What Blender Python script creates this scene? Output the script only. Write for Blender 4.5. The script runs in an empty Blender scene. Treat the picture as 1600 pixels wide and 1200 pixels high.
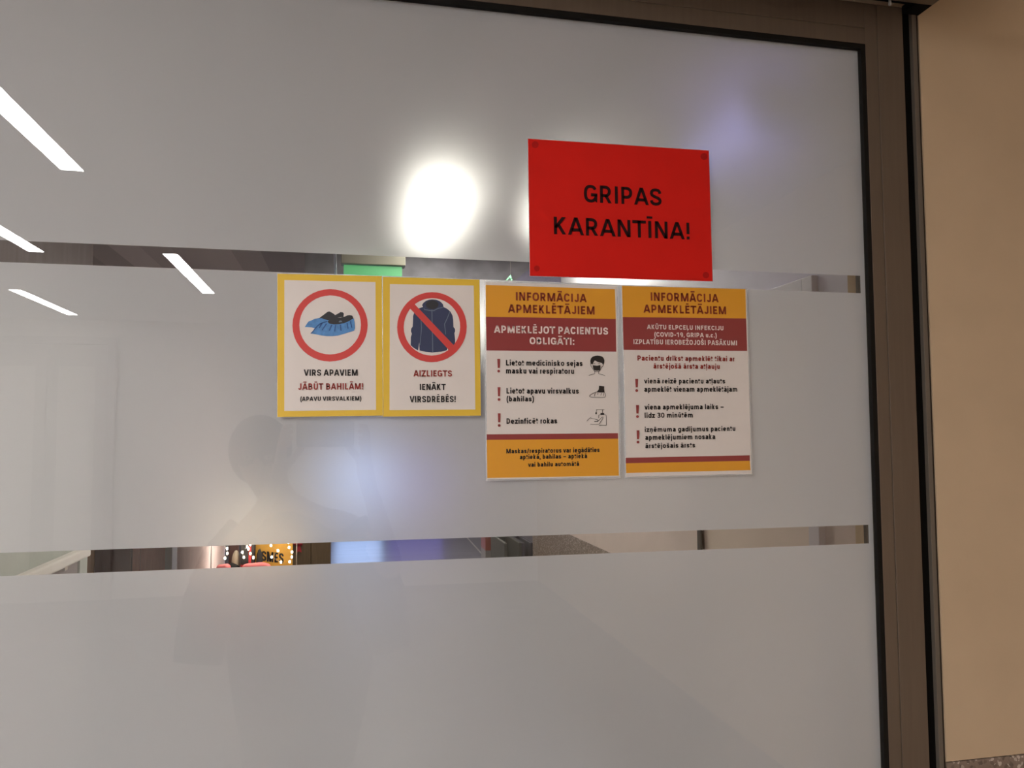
import bpy, math, random
from mathutils import Vector, Matrix

# ---------------------------------------------------------------- camera, world, exposure
SC = bpy.context.scene
COL = SC.collection
CAM = (0.0, -1.15673, 1.55)                 # the phone's lens; the glass stands in the plane y = 0
YAW, PITCH, ROLL, FPX = 0.2087316, 0.0622859, -0.0045768, 1227.816
fw = Vector((math.sin(YAW) * math.cos(PITCH), math.cos(YAW) * math.cos(PITCH), math.sin(PITCH)))
rt = fw.cross(Vector((0, 0, 1))).normalized()
up = rt.cross(fw)
RT = rt * math.cos(ROLL) + up * math.sin(ROLL)
UP = -rt * math.sin(ROLL) + up * math.cos(ROLL)
cd = bpy.data.cameras.new('camera')
cam = bpy.data.objects.new('camera', cd)
COL.objects.link(cam)
m3 = Matrix((RT, UP, -fw)).transposed()
cam.matrix_world = Matrix.Translation(CAM) @ m3.to_4x4()
cd.sensor_width = 36.0
cd.lens = FPX / 1600.0 * 36.0
cd.clip_start = 0.02
cd.clip_end = 100
SC.camera = cam
W = bpy.data.worlds.new('world')
SC.world = W
W.use_nodes = True
W.node_tree.nodes['Background'].inputs[0].default_value = (0.05, 0.05, 0.055, 1)
SC.view_settings.view_transform = 'Standard'
SC.view_settings.look = 'None'
SC.view_settings.gamma = 1.0
SC.view_settings.exposure = 0.0
SC.view_settings.use_curve_mapping = False
STRIP_L = 98.0          # ceiling strips on the visitors' side
LOBBY_L = 98.0          # ceiling strips behind the glass, seen and added
WARM = (1.0, 0.965, 0.97)
LOBBY_TINT = (1.0, 0.95, 0.86)

def at(px, py, Y):
    """the point seen at pixel (px, py) of the 1600x1200 frame at world depth y = Y"""
    d = RT * ((px - 800) / FPX) + UP * ((600 - py) / FPX) + fw
    t = (Y - CAM[1]) / d.y
    return Vector(CAM) + d * t

# ---------------------------------------------------------------- materials
def lin(c):
    return tuple(((v / 255 + 0.055) / 1.055) ** 2.4 if v > 10 else v / 255 / 12.92 for v in c)

def mat(name, rgb, rough=0.5, metal=0.0, coat=0.0, emit=None, strength=0.0, noise=0.0, scale=40.0, bump=0.0, spec=0.5, coat_rough=0.08, stretch=None):
    m = bpy.data.materials.new(name)
    m.use_nodes = True
    nt = m.node_tree
    b = nt.nodes['Principled BSDF']
    b.inputs['Base Color'].default_value = (*rgb, 1)
    b.inputs['Roughness'].default_value = rough
    b.inputs['Metallic'].default_value = metal
    b.inputs['Specular IOR Level'].default_value = spec
    b.inputs['Coat Weight'].default_value = coat
    b.inputs['Coat Roughness'].default_value = coat_rough
    if emit:
        b.inputs['Emission Color'].default_value = (*emit, 1)
        b.inputs['Emission Strength'].default_value = strength
    if noise or bump:
        tc = nt.nodes.new('ShaderNodeTexCoord')
        mp = nt.nodes.new('ShaderNodeMapping')
        nz = nt.nodes.new('ShaderNodeTexNoise')
        nz.inputs['Scale'].default_value = scale
        nz.inputs['Detail'].default_value = 4
        if stretch:
            mp.inputs['Scale'].default_value = stretch
        nt.links.new(tc.outputs['Object'], mp.inputs[0])
        nt.links.new(mp.outputs[0], nz.inputs['Vector'])
        if noise:
            rp = nt.nodes.new('ShaderNodeMapRange')
            rp.inputs['From Min'].default_value = 0.3
            rp.inputs['From Max'].default_value = 0.7
            rp.inputs['To Min'].default_value = 1 - noise
            rp.inputs['To Max'].default_value = 1 + noise
            mx = nt.nodes.new('ShaderNodeVectorMath')
            mx.operation = 'SCALE'
            mx.inputs[0].default_value = rgb
            nt.links.new(nz.outputs['Fac'], rp.inputs['Value'])
            nt.links.new(rp.outputs[0], mx.inputs['Scale'])
            nt.links.new(mx.outputs[0], b.inputs['Base Color'])
        if bump:
            bp = nt.nodes.new('ShaderNodeBump')
            bp.inputs['Strength'].default_value = bump
            bp.inputs['Distance'].default_value = 0.002
            nt.links.new(nz.outputs['Fac'], bp.inputs['Height'])
            nt.links.new(bp.outputs[0], b.inputs['Normal'])
    return m

def glass_mat():
    m = bpy.data.materials.new('clear_glass')
    m.use_nodes = True
    nt = m.node_tree
    nt.nodes.clear()
    o = nt.nodes.new('ShaderNodeOutputMaterial')
    mx = nt.nodes.new('ShaderNodeMixShader')
    fr = nt.nodes.new('ShaderNodeFresnel')
    fr.inputs['IOR'].default_value = 1.52
    ge = nt.nodes.new('ShaderNodeNewGeometry')
    bk = nt.nodes.new('ShaderNodeMath')          # the same reflectance from either side of a thin pane
    bk.operation = 'MULTIPLY_ADD'
    bk.inputs[1].default_value = 1 / 1.52 - 1.52
    bk.inputs[2].default_value = 1.52
    nt.links.new(ge.outputs['Backfacing'], bk.inputs[0])
    nt.links.new(bk.outputs[0], fr.inputs['IOR'])
    t = nt.nodes.new('ShaderNodeBsdfTransparent')
    t.inputs[0].default_value = (0.965, 0.975, 0.965, 1)
    g = nt.nodes.new('ShaderNodeBsdfGlossy')
    g.inputs['Roughness'].default_value = 0.0
    nt.links.new(fr.outputs[0], mx.inputs[0])
    nt.links.new(t.outputs[0], mx.inputs[1])
    nt.links.new(g.outputs[0], mx.inputs[2])
    nt.links.new(mx.outputs[0], o.inputs[0])
    return m

def film_mat():
    """etched-look privacy film: scatters light back, through and, partly, softly forward"""
    m = bpy.data.materials.new('frosted_film')
    m.use_nodes = True
    nt = m.node_tree
    nt.nodes.clear()
    o = nt.nodes.new('ShaderNodeOutputMaterial')
    d = nt.nodes.new('ShaderNodeBsdfDiffuse')
    d.inputs[0].default_value = (*FILM_D, 1)
    t = nt.nodes.new('ShaderNodeBsdfTranslucent')
    t.inputs[0].default_value = (*FILM_T, 1)
    r = nt.nodes.new('ShaderNodeBsdfRefraction')
    r.inputs['Color'].default_value = (0.9, 0.9, 0.9, 1)
    r.inputs['IOR'].default_value = FILM_IOR
    r.inputs['Roughness'].default_value = FILM_ROUGH
    m1 = nt.nodes.new('ShaderNodeMixShader')
    m1.inputs[0].default_value = FILM_FWD            # forward share of what goes through
    m2 = nt.nodes.new('ShaderNodeMixShader')
    m2.inputs[0].default_value = FILM_THRU           # share that goes through
    nt.links.new(t.outputs[0], m1.inputs[1])
    nt.links.new(r.outputs[0], m1.inputs[2])
    nt.links.new(d.outputs[0], m2.inputs[1])
    nt.links.new(m1.outputs[0], m2.inputs[2])
    nt.links.new(m2.outputs[0], o.inputs[0])
    return m
FILM_D, FILM_T = (0.725, 0.71, 0.73), (0.81, 0.79, 0.84)
FILM_IOR, FILM_ROUGH, FILM_FWD, FILM_THRU = 1.06, 0.95, 0.5, 0.46

def laminate_mat():
    m = bpy.data.materials.new('laminate_margin')
    m.use_nodes = True
    nt = m.node_tree
    b = nt.nodes['Principled BSDF']
    b.inputs['Base Color'].default_value = (0.8, 0.8, 0.8, 1)
    b.inputs['Roughness'].default_value = 0.12
    b.inputs['Alpha'].default_value = 0.3
    return m

def plaster_mat(name, rgb, s=0.04):
    return mat(name, rgb, 0.75, noise=s, scale=9, bump=0.12, spec=0.25)

def speckle_mat(name, base, light, dark, scale):
    """mosaic plaster: fine stone chips in a brownish binder"""
    m = bpy.data.materials.new(name)
    m.use_nodes = True
    nt = m.node_tree
    b = nt.nodes['Principled BSDF']
    tc = nt.nodes.new('ShaderNodeTexCoord')
    v = nt.nodes.new('ShaderNodeTexVoronoi')
    v.inputs['Scale'].default_value = scale
    nt.links.new(tc.outputs['Object'], v.inputs['Vector'])
    sep = nt.nodes.new('ShaderNodeSeparateColor')
    nt.links.new(v.outputs['Color'], sep.inputs[0])
    cr = nt.nodes.new('ShaderNodeValToRGB')
    e = cr.color_ramp.elements
    e[0].position, e[0].color = 0.0, (*dark, 1)
    e[1].position, e[1].color = 0.18, (*base, 1)
    n = e.new(0.84); n.color = (*base, 1)
    n = e.new(0.90); n.color = (*light, 1)
    cr.color_ramp.interpolation = 'LINEAR'
    nt.links.new(sep.outputs[0], cr.inputs[0])
    nt.links.new(cr.outputs[0], b.inputs['Base Color'])
    bp = nt.nodes.new('ShaderNodeBump')
    bp.inputs['Strength'].default_value = 0.3
    bp.inputs['Distance'].default_value = 0.002
    nt.links.new(v.outputs['Distance'], bp.inputs['Height'])
    nt.links.new(bp.outputs[0], b.inputs['Normal'])
    b.inputs['Roughness'].default_value = 0.45
    return m

def plank_mat(name, a, c, width):
    """planks laid along y, alternating in tone"""
    m = bpy.data.materials.new(name)
    m.use_nodes = True
    nt = m.node_tree
    b = nt.nodes['Principled BSDF']
    tc = nt.nodes.new('ShaderNodeTexCoord')
    sp = nt.nodes.new('ShaderNodeSeparateXYZ')
    nt.links.new(tc.outputs['Object'], sp.inputs[0])
    mu = nt.nodes.new('ShaderNodeMath'); mu.operation = 'MULTIPLY'; mu.inputs[1].default_value = 1 / width
    fl = nt.nodes.new('ShaderNodeMath'); fl.operation = 'FLOOR'
    nt.links.new(sp.outputs[0], mu.inputs[0]); nt.links.new(mu.outputs[0], fl.inputs[0])
    wn = nt.nodes.new('ShaderNodeTexWhiteNoise'); wn.noise_dimensions = '1D'
    nt.links.new(fl.outputs[0], wn.inputs['W'])
    mx = nt.nodes.new('ShaderNodeMix'); mx.data_type = 'RGBA'
    mx.inputs['A'].default_value = (*a, 1); mx.inputs['B'].default_value = (*c, 1)
    nt.links.new(wn.outputs['Value'], mx.inputs['Factor'])
    nt.links.new(mx.outputs['Result'], b.inputs['Base Color'])
    b.inputs['Roughness'].default_value = 0.7
    return m

def grain_mat(name, rgb, rough=0.5, metal=0.0):
    return mat(name, rgb, rough, metal, noise=0.12, scale=14, stretch=(6, 6, 0.5))

M = dict(
    glass=glass_mat(), film=film_mat(), laminate=laminate_mat(),
    bronze=mat('bronze_anodised_aluminium', (0.148, 0.110, 0.080), 0.42, 0.25, noise=0.05, scale=20, stretch=(8, 8, 0.4)),
    bronze_lip=mat('bronze_cover_profile', (0.155, 0.115, 0.082), 0.42, 0.25, noise=0.04, scale=20),
    rubber=mat('black_rubber', (0.006, 0.005, 0.004), 0.6, spec=0.2),
    slot=mat('shadowed_black_profile', (0.004, 0.0035, 0.003), 0.7, spec=0.1),
    jamb=mat('grey_aluminium_jamb', (0.15, 0.125, 0.098), 0.45, 0.2),
    brown_gap=mat('brown_sealant', (0.03, 0.018, 0.010), 0.8),
    white_plastic=mat('white_plastic', (0.6, 0.58, 0.55), 0.4),
    wall_beige=plaster_mat('beige_paint', (0.58, 0.435, 0.285)),
    wall_cream=plaster_mat('cream_paint', (0.84, 0.78, 0.72)),
    door_grey=mat('grey_beige_door_laminate', (0.52, 0.47, 0.43), 0.5),
    wall_white=plaster_mat('white_paint', (0.76, 0.73, 0.77)),
    wall_pink=plaster_mat('pinkish_beige_paint', (0.68, 0.565, 0.51)),
    wall_green=plaster_mat('grey_green_paint', (0.50, 0.52, 0.47)),
    wall_mauve=plaster_mat('mauve_grey_paint', (0.38, 0.33, 0.32)),
    dado=speckle_mat('mosaic_plaster', (0.235, 0.175, 0.135), (0.55, 0.47, 0.40), (0.12, 0.085, 0.065), 190),
    floor=mat('polished_floor', (0.16, 0.145, 0.13), 0.14, noise=0.05, scale=3),
    lobby_floor=mat('polished_grey_stone_floor', (0.13, 0.125, 0.15), 0.3, noise=0.15, scale=3, stretch=(.4, 3, 1), bump=.6, spec=.19),
    ceiling=plaster_mat('white_ceiling_paint', (0.62, 0.59, 0.56)),
    plank_ceiling=plank_mat('grey_plank_ceiling', (0.30, 0.265, 0.265), (0.80, 0.71, 0.70), 0.17),
    concrete=mat('grey_concrete', (0.165, 0.16, 0.18), 0.8, noise=0.25, scale=12, bump=0.3),
    concrete_violet_light=mat('violet_lit_concrete_tone', (0.14, 0.13, 0.19), 0.8, noise=0.12, scale=12),
    strip=mat('lit_strip_diffuser', (0.8, 0.8, 0.8), 0.5, emit=WARM, strength=STRIP_L),
    lobby_fill_strip=mat('lit_fill_diffuser', (0.8, 0.8, 0.8), 0.5, emit=LOBBY_TINT, strength=LOBBY_L),
    spot_strip=mat('lit_lobby_diffuser_near', (0.8, 0.8, 0.8), 0.5, emit=LOBBY_TINT, strength=LOBBY_L * .56),
    lamp_frame=mat('white_lamp_housing', (0.6, 0.6, 0.6), 0.5),
    paper=mat('white_paper', lin((222, 214, 207)), 0.55, coat=0.8, noise=0.012, scale=30),
    p_yellow=mat('printed_yellow', lin((225, 186, 52)), 0.55, coat=0.8),
    p_amber=mat('printed_amber', lin((224, 156, 34)), 0.55, coat=0.8),
    p_maroon=mat('printed_maroon', lin((142, 50, 50)), 0.55, coat=0.8),
    p_redring=mat('printed_red', lin((206, 62, 58)), 0.55, coat=0.8),
    p_redtext=mat('printed_brick_red', lin((150, 48, 40)), 0.55, coat=0.5),
    p_brown=mat('printed_brown', lin((140, 55, 25)), 0.55, coat=0.5),
    p_black=mat('printed_black', lin((24, 20, 20)), 0.55, coat=0.5),
    p_white=mat('printed_white', lin((235, 215, 208)), 0.55, coat=0.5),
    red_paper=mat('red_paper', lin((212, 28, 18)), 0.7, noise=0.03, scale=20, spec=0.2),
    red_black=mat('black_print_on_red', lin((38, 8, 10)), 0.7, spec=0.2),
    red_patch=mat('darker_red_adhesive_patch', lin((176, 22, 18)), 0.7, spec=0.2),
    p_blue=mat('printed_blue', lin((78, 134, 190)), 0.55, coat=0.5, noise=0.18, scale=160),
    p_blue_dark=mat('printed_deep_blue', lin((44, 84, 140)), 0.55, coat=0.5),
    p_shoe=mat('printed_charcoal', lin((40, 42, 46)), 0.55, coat=0.5),
    p_navy=mat('printed_navy', lin((46, 56, 88)), 0.55, coat=0.5),
    p_grey=mat('printed_grey', lin((96, 112, 128)), 0.55, coat=0.5),
    exit_green=mat('lit_green_exit_panel', (0.05, 0.20, 0.09), 0.5, emit=(0.10, 0.42, 0.15), strength=0.62),
    olive_metal=mat('olive_grey_metal', (0.17, 0.16, 0.125), 0.5, 0.1),
    pole=mat('pale_blue_lit_edge', (0.72, 0.76, 0.95), 0.4),
    tan=grain_mat('tan_wood', (0.36, 0.20, 0.09)),
    dark_wood=grain_mat('dark_brown_wood', (0.105, 0.05, 0.047)),
    red_wood=grain_mat('reddish_brown_wood', (0.36, 0.165, 0.125)),
    olive_wood=grain_mat('olive_brown_wood', (0.13, 0.085, 0.045)),
    grey_panel=mat('grey_laminate', (0.27, 0.24, 0.21), 0.5),
    steel=mat('brushed_pinkish_steel', (0.68, 0.50, 0.46), 0.45, 0.4, noise=0.06, scale=10, stretch=(8, 8, 0.3)),
    pale_steel=mat('pale_steel', (0.6, 0.57, 0.54), 0.3, 0.7),
    plush=mat('pink_plush', (0.85, 0.22, 0.24), 0.9, bump=0.6, scale=120),
    pink_cloth=mat('pink_satin_cloth', (0.88, 0.26, 0.30), 0.5),
    black_felt=mat('black_felt', (0.02, 0.02, 0.024), 0.85),
    brown_felt=mat('brown_felt', (0.13, 0.07, 0.075), 0.85),
    grey_felt=mat('warm_grey_felt', (0.42, 0.36, 0.30), 0.85),
    banner=mat('golden_yellow_board', (0.65, 0.36, 0.06), 0.6, noise=0.1, scale=12),
    bulb=mat('lit_fairy_bulb', (1, 0.9, 0.75), 0.4, emit=(1.0, 0.85, 0.62), strength=30.0),
    wire=mat('thin_silver_wire', (0.5, 0.47, 0.42), 0.4, 0.5),
    red_cloth=mat('crimson_cloth', (0.42, 0.03, 0.04), 0.8),
    blue_light=mat('added_blue_glow', (0.4, 0.5, 0.7), 0.4, emit=(0.42, 0.58, 1.0), strength=5.2),
    violet_light=mat('added_violet_glow', (0.2, 0.15, 0.4), 0.4, emit=(0.17, 0.15, 0.62), strength=1.9),
    pillar=mat('pale_pillar_paint', (0.82, 0.78, 0.80), 0.6),
    uv=mat('bluish_lit_tube', (0.5, 0.5, 0.7), 0.4, emit=(0.42, 0.40, 1.0), strength=1.9),
    dark_metal=mat('dark_grey_metal', (0.035, 0.032, 0.032), 0.5, 0.3),
    post=mat('dark_brown_profile', (0.04, 0.03, 0.024), 0.5, 0.2),
    fascia=mat('dark_grey_brown_cladding', (0.26, 0.22, 0.215), 0.7, noise=0.12, scale=5, stretch=(1, 4, .4)),
    kiosk=mat('brick_red_lacquer', (0.30, 0.055, 0.03), 0.4),
    kiosk_grey=mat('grey_kiosk_base', (0.25, 0.22, 0.21), 0.5),
    olive_fabric=mat('olive_black_upholstery', (0.06, 0.058, 0.048), 0.8),
    navy_fabric=mat('navy_black_upholstery', (0.05, 0.045, 0.062), 0.8),
    brown_fabric=mat('warm_brown_upholstery', (0.22, 0.16, 0.13), 0.8),
    beige_fabric=mat('light_beige_upholstery', (0.45, 0.40, 0.37), 0.8),
    door_leaf=mat('beige_door_laminate', (0.74, 0.61, 0.51), 0.5, noise=0.03, scale=8),
    frame_white=mat('lavender_white_frame', (0.64, 0.59, 0.61), 0.45),
    skin=mat('skin', (0.45, 0.27, 0.20), 0.5),
    hair=mat('dark_brown_hair', (0.03, 0.02, 0.016), 0.6, noise=0.2, scale=60),
    shirt=mat('dark_grey_shirt', (0.05, 0.045, 0.05), 0.9, bump=0.2, scale=60),
    trousers=mat('black_trousers', (0.02, 0.02, 0.024), 0.9),
    phone=mat('black_phone', (0.01, 0.01, 0.012), 0.2, coat=0.5),
    green_foil=mat('green_foil', (0.12, 0.42, 0.2), 0.35, 0.3),
    eye=mat('eye', (0.5, 0.48, 0.45), 0.2),
    lips=mat('lips', (0.4, 0.16, 0.14), 0.5),
)

# ---------------------------------------------------------------- mesh helpers
class MB:
    """collects shapes and links them as ONE mesh object"""
    def __init__(self):
        self.v, self.f, self.mi, self.mats, self.sm = [], [], [], [], []
    def _m(self, m):
        if m not in self.mats:
            self.mats.append(m)
        return self.mats.index(m)
    def add(self, verts, faces, m, smooth=False):
        o = len(self.v)
        self.v += [tuple(p) for p in verts]
        k = self._m(m)
        for f in faces:
            self.f.append([i + o for i in f]); self.mi.append(k); self.sm.append(smooth)
        return self
    def box(self, lo, hi, m):
        x0, y0, z0 = lo; x1, y1, z1 = hi
        V = [(x0, y0, z0), (x1, y0, z0), (x1, y1, z0), (x0, y1, z0), (x0, y0, z1), (x1, y0, z1), (x1, y1, z1), (x0, y1, z1)]
        return self.add(V, [(0, 3, 2, 1), (4, 5, 6, 7), (0, 1, 5, 4), (1, 2, 6, 5), (2, 3, 7, 6), (3, 0, 4, 7)], m)
    def prism(self, pts, y0, y1, m):
        """polygon in x/z, given thickness from y0 (front) to y1"""
        n = len(pts)
        V = [(p[0], y0, p[1]) for p in pts] + [(p[0], y1, p[1]) for p in pts]
        F = [tuple(range(n)), tuple(range(2 * n - 1, n - 1, -1))]
        F += [(i, i + n, (i + 1) % n + n, (i + 1) % n) for i in range(n)]
        return self.add(V, F, m)
    def ring(self, outer, inner, y0, y1, m):
        n = len(outer)
        V = [(p[0], y0, p[1]) for p in outer] + [(p[0], y0, p[1]) for p in inner] + [(p[0], y1, p[1]) for p in outer] + [(p[0], y1, p[1]) for p in inner]
        F = []
        for i in range(n):
            j = (i + 1) % n
            F += [(i, j, n + j, n + i), (2 * n + j, 2 * n + i, 3 * n + i, 3 * n + j), (j, i, 2 * n + i, 2 * n + j), (n + i, n + j, 3 * n + j, 3 * n + i)]
        return self.add(V, F, m)
    def tube(self, pts, r, m, n=10, caps=True, rs=None):
        pts = [Vector(p) for p in pts]
        V, F = [], []
        for i, p in enumerate(pts):
            d = (pts[min(i + 1, len(pts) - 1)] - pts[max(i - 1, 0)]).normalized()
            a = d.cross(Vector((0, 0, 1)))
            if a.length < 1e-3: a = d.cross(Vector((1, 0, 0)))
            a.normalize(); b = d.cross(a)
            q = rs[i] if rs else r
            for k in range(n):
                t = 2 * math.pi * k / n
                V.append(p + a * (q * math.cos(t)) + b * (q * math.sin(t)))
        for i in range(len(pts) - 1):
            for k in range(n):
                F.append((i * n + k, i * n + (k + 1) % n, (i + 1) * n + (k + 1) % n, (i + 1) * n + k))
        if caps:
            F.append(tuple(range(n - 1, -1, -1))); F.append(tuple(range((len(pts) - 1) * n, len(pts) * n)))
        return self.add(V, F, m, True)
    def lathe(self, prof, m, c=(0, 0, 0), n=32):
        V, F = [], []
        for r, z in prof:
            for k in range(n):
                t = 2 * math.pi * k / n
                V.append((c[0] + r * math.cos(t), c[1] + r * math.sin(t), c[2] + z))
        for i in range(len(prof) - 1):
            for k in range(n):
                F.append((i * n + k, i * n + (k + 1) % n, (i + 1) * n + (k + 1) % n, (i + 1) * n + k))
        F.append(tuple(range(n - 1, -1, -1))); F.append(tuple(range((len(prof) - 1) * n, len(prof) * n)))
        return self.add(V, F, m, True)
    def blob(self, c, r, m, nu=20, nv=12, fn=None):
        V, F = [], []
        for i in range(nv + 1):
            th = math.pi * i / nv
            for k in range(nu):
                ph = 2 * math.pi * k / nu
                d = Vector((math.sin(th) * math.cos(ph), math.sin(th) * math.sin(ph), math.cos(th)))
                s = fn(d) if fn else 1.0
                V.append((c[0] + d.x * r[0] * s, c[1] + d.y * r[1] * s, c[2] + d.z * r[2] * s))
        for i in range(nv):
            for k in range(nu):
                F.append((i * nu + k, (i + 1) * nu + k, (i + 1) * nu + (k + 1) % nu, i * nu + (k + 1) % nu))
        return self.add(V, F, m, True)
    def build(self, name, parent=None, bevel=0.0, smooth_ok=True):
        me = bpy.data.meshes.new(name)
        me.from_pydata(self.v, [], self.f)
        for m in self.mats: me.materials.append(m)
        for p, k, s in zip(me.polygons, self.mi, self.sm):
            p.material_index = k; p.use_smooth = s
        me.update()
        o = bpy.data.objects.new(name, me)
        COL.objects.link(o)
        if parent: o.parent = parent
        if bevel:
            b = o.modifiers.new('bevel', 'BEVEL'); b.width = bevel; b.segments = 2; b.limit_method = 'ANGLE'
        return o

def tag(o, label, cat=None, group=None, kind=None):
    o['label'] = label
    if cat: o['category'] = cat
    if group: o['group'] = group
    if kind: o['kind'] = kind
    return o

def empty(name, loc=(0, 0, 0), rot=(0, 0, 0)):
    e = bpy.data.objects.new(name, None)
    e.empty_display_size = 0.05
    e.location = loc; e.rotation_euler = rot
    COL.objects.link(e)
    return e

def copy_tree(o, parent=None):
    c = o.copy(); COL.objects.link(c)
    if parent: c.parent = parent
    for ch in [x for x in COL.objects if x.parent == o]:
        copy_tree(ch, c)
    return c

def struct(name, mb, label, bevel=0.0):
    return tag(mb.build(name, bevel=bevel), label, kind='structure')

# ---------------------------------------------------------------- lettering: a condensed sans drawn as pen strokes
XH = .74            # x-height in capital heights
def sup(cx, cy, rx, ry, a0, a1, n=18, e=2.5):
    P = []
    for i in range(n + 1):
        t = math.radians(a0 + (a1 - a0) * i / n)
        c, s = math.cos(t), math.sin(t)
        P.append((cx + rx * math.copysign(abs(c) ** (2 / e), c), cy + ry * math.copysign(abs(s) ** (2 / e), s)))
    return P
S_PTS = [(.98, .74), (.94, .87), (.79, .97), (.5, 1), (.21, .97), (.05, .86), (.02, .74), (.08, .63), (.27, .55), (.5, .49), (.75, .43), (.93, .35), (1, .24), (.95, .11), (.78, .03), (.5, 0), (.22, .03), (.06, .12), (0, .26)]
def glyph(c, s):
    """(advance, left bearing, list of (path, closed)) in capital heights, stroke width s"""
    h = s / 2
    R, D = .085, .05                        # bearings of stems and of rounds
    dot = lambda x, y: ([(x, y - h * 1.05), (x, y + h * 1.05)], 0)
    def bowl(xl, xr, y0, y1, k=.45):         # right-hand bowl from (xl,y1) round to (xl,y0)
        m = xl + (xr - xl) * k
        return [(xl, y1)] + sup(m, (y0 + y1) / 2, xr - m, (y1 - y0) / 2, 90, -90, 14, 2.3) + [(xl, y0)]
    if c in ACC:
        b, mark = ACC[c]
        base = {'ī': 'ı'}.get(c, b)
        adv, l, P = glyph(base, s)
        w = adv - 2 * l
        P = list(P)
        top = 1.0 if b.isupper() else XH
        if b == 'l': top = 1.0
        if mark == 'macron':
            q = max(w * .30, .15)
            P.append(([(w / 2 - q, top + .20), (w / 2 + q, top + .20)], 0, .72))
        elif mark == 'caron':
            P.append(([(w / 2 - .17, top + .30), (w / 2, top + .13), (w / 2 + .17, top + .30)], 0, .7))
        else:
            P.append(([(w / 2, -.10), (w / 2, -.20), (w / 2 - .05, -.31)], 0, .75))
        return adv, l, P
    def V(adv, l, *paths): return adv, l, [(p if isinstance(p, tuple) else (p, 0)) for p in paths]
    w = WID[c] - 2 * (D if c in 'CGOQS03869aceosdg' else .015 if c in 'AVTvyt/zZfj1' else R)
    l = (WID[c] - w) / 2
    a = WID[c]
    box = lambda u, v, y1=1.0: (h + u * (w - s), h + v * (y1 - s))
    x0, x1, m = h, w - h, w / 2
    if c == 'A': return V(a, l, [(h * .95, 0), (m - h * .12, 1)], [(w - h * .95, 0), (m + h * .12, 1)], [(w * .22, .29), (w * .78, .29)])
    if c == 'B': return V(a, l, [(h, 0), (h, 1)], bowl(h, w * .95 - h, .525, 1 - h), bowl(h, x1, h, .525))
    if c == 'C': return V(a, l, sup(m, .5, m - h, .5 - h, 28, 332, 30))
    if c == 'D': return V(a, l, [(h, 0), (h, 1)], bowl(h, x1, h, 1 - h, .3))
    if c == 'E': return V(a, l, [(h, 0), (h, 1)], [(h, 1 - h), (w, 1 - h)], [(h, h), (w, h)], [(h, .51), (w * .9, .51)])
    if c == 'F': return V(a, l, [(h, 0), (h, 1)], [(h, 1 - h), (w, 1 - h)], [(h, .49), (w * .9, .49)])
    if c == 'G': return V(a, l, sup(m, .5, m - h, .5 - h, 30, 322, 30) + [(x1, .16), (x1, .44)], [(m + .02, .44), (w, .44)])
    if c == 'H': return V(a, l, [(h, 0), (h, 1)], [(x1, 0), (x1, 1)], [(h, .51), (x1, .51)])
    if c == 'I': return V(a, l, [(m, 0), (m, 1)])
    if c == 'J': return V(a, l, [(x1, 1)] + sup(m, .30, m - h, .30 - h, 0, -172, 16))
    if c == 'K': return V(a, l, [(h, 0), (h, 1)], [(w - h * 1.2, 1), (h, .36)], [(w * .38, .55), (w - h * 1.1, 0)])
    if c == 'L': return V(a, l, [(h, 0), (h, 1)], [(h, h), (w, h)])
    if c == 'M': return V(a, l, [(h, 0), (h, 1)], [(x1, 0), (x1, 1)], [(h * 1.25, 1), (m, .02)], [(w - h * 1.25, 1), (m, .02)])
    if c == 'N': return V(a, l, [(h, 0), (h, 1)], [(x1, 0), (x1, 1)], [(h * 1.2, 1), (w - h * 1.2, 0)])
    if c == 'O' or c == '0': return V(a, l, (sup(m, .5, m - h, .5 - h, 0, 360, 36)[:-1], 1))
    if c == 'P': return V(a, l, [(h, 0), (h, 1)], bowl(h, x1, .40, 1 - h))
    if c == 'R': return V(a, l, [(h, 0), (h, 1)], bowl(h, w * .95 - h, .43, 1 - h), [(w * .5, .45), (w - h * 1.05, 0)])
    if c == 'S': return V(a, l, [box(u, v) for u, v in S_PTS])
    if c == 'T': return V(a, l, [(m, 0), (m, 1)], [(0, 1 - h), (w, 1 - h)])
    if c == 'U': return V(a, l, [(h, 1)] + sup(m, .34, m - h, .34 - h, 180, 360, 18) + [(x1, 1)])
    if c == 'V': return V(a, l, [(h * .95, 1), (m - h * .12, 0)], [(w - h * .95, 1), (m + h * .12, 0)])
    if c == 'Z': return V(a, l, [(.02, 1 - h), (w - .02, 1 - h)], [(w - h * 1.3, 1), (h * 1.3, 0)], [(.02, h), (w - .02, h)])
    if c == '1': return V(a, l, [(w * .62, 0), (w * .62, 1)], [(w * .12, .76), (w * .62, .92)])
    if c == '3': return V(a, l, sup(m, .74, m - h, .26 - h, 170, -90, 18), sup(m, .27, m - h, .27 - h, 90, -170, 18), [(m * .7, .505), (m, .505)])
    if c == '9': return V(a, l, (sup(m, .67, m - h, .33 - h, 0, 360, 28)[:-1], 1), [(x1, .67), (x1, .45)] + sup(m, .42, m - h, .42 - h, -8, -100, 12))
    if c == '!': return V(a, l, [(m, .32), (m, 1)], dot(m, h * 1.05))
    if c == '.': return V(a, l, dot(m, h * 1.05))
    if c == ',': return V(a, l, [(m + .02, .15), (m + .02, .02), (m - .05, -.16)])
    if c == ':': return V(a, l, dot(m, h * 1.05), dot(m, .62))
    if c == '-' or c == '–': return V(a, l, [(0, .40), (w, .40)])
    if c == '/': return V(a, l, [(h, -.06), (w - h, 1)])
    if c == '(': return V(a, l, sup(w + .16, .38, w + .16 - h, .76, 118, 242, 16, 2))
    if c == ')': return V(a, l, sup(-.16, .38, w + .16 - h, .76, 62, -62, 16, 2))
    X = XH
    ring = (sup(m, X / 2, m - h, X / 2 - h, 0, 360, 28)[:-1], 1)
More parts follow.
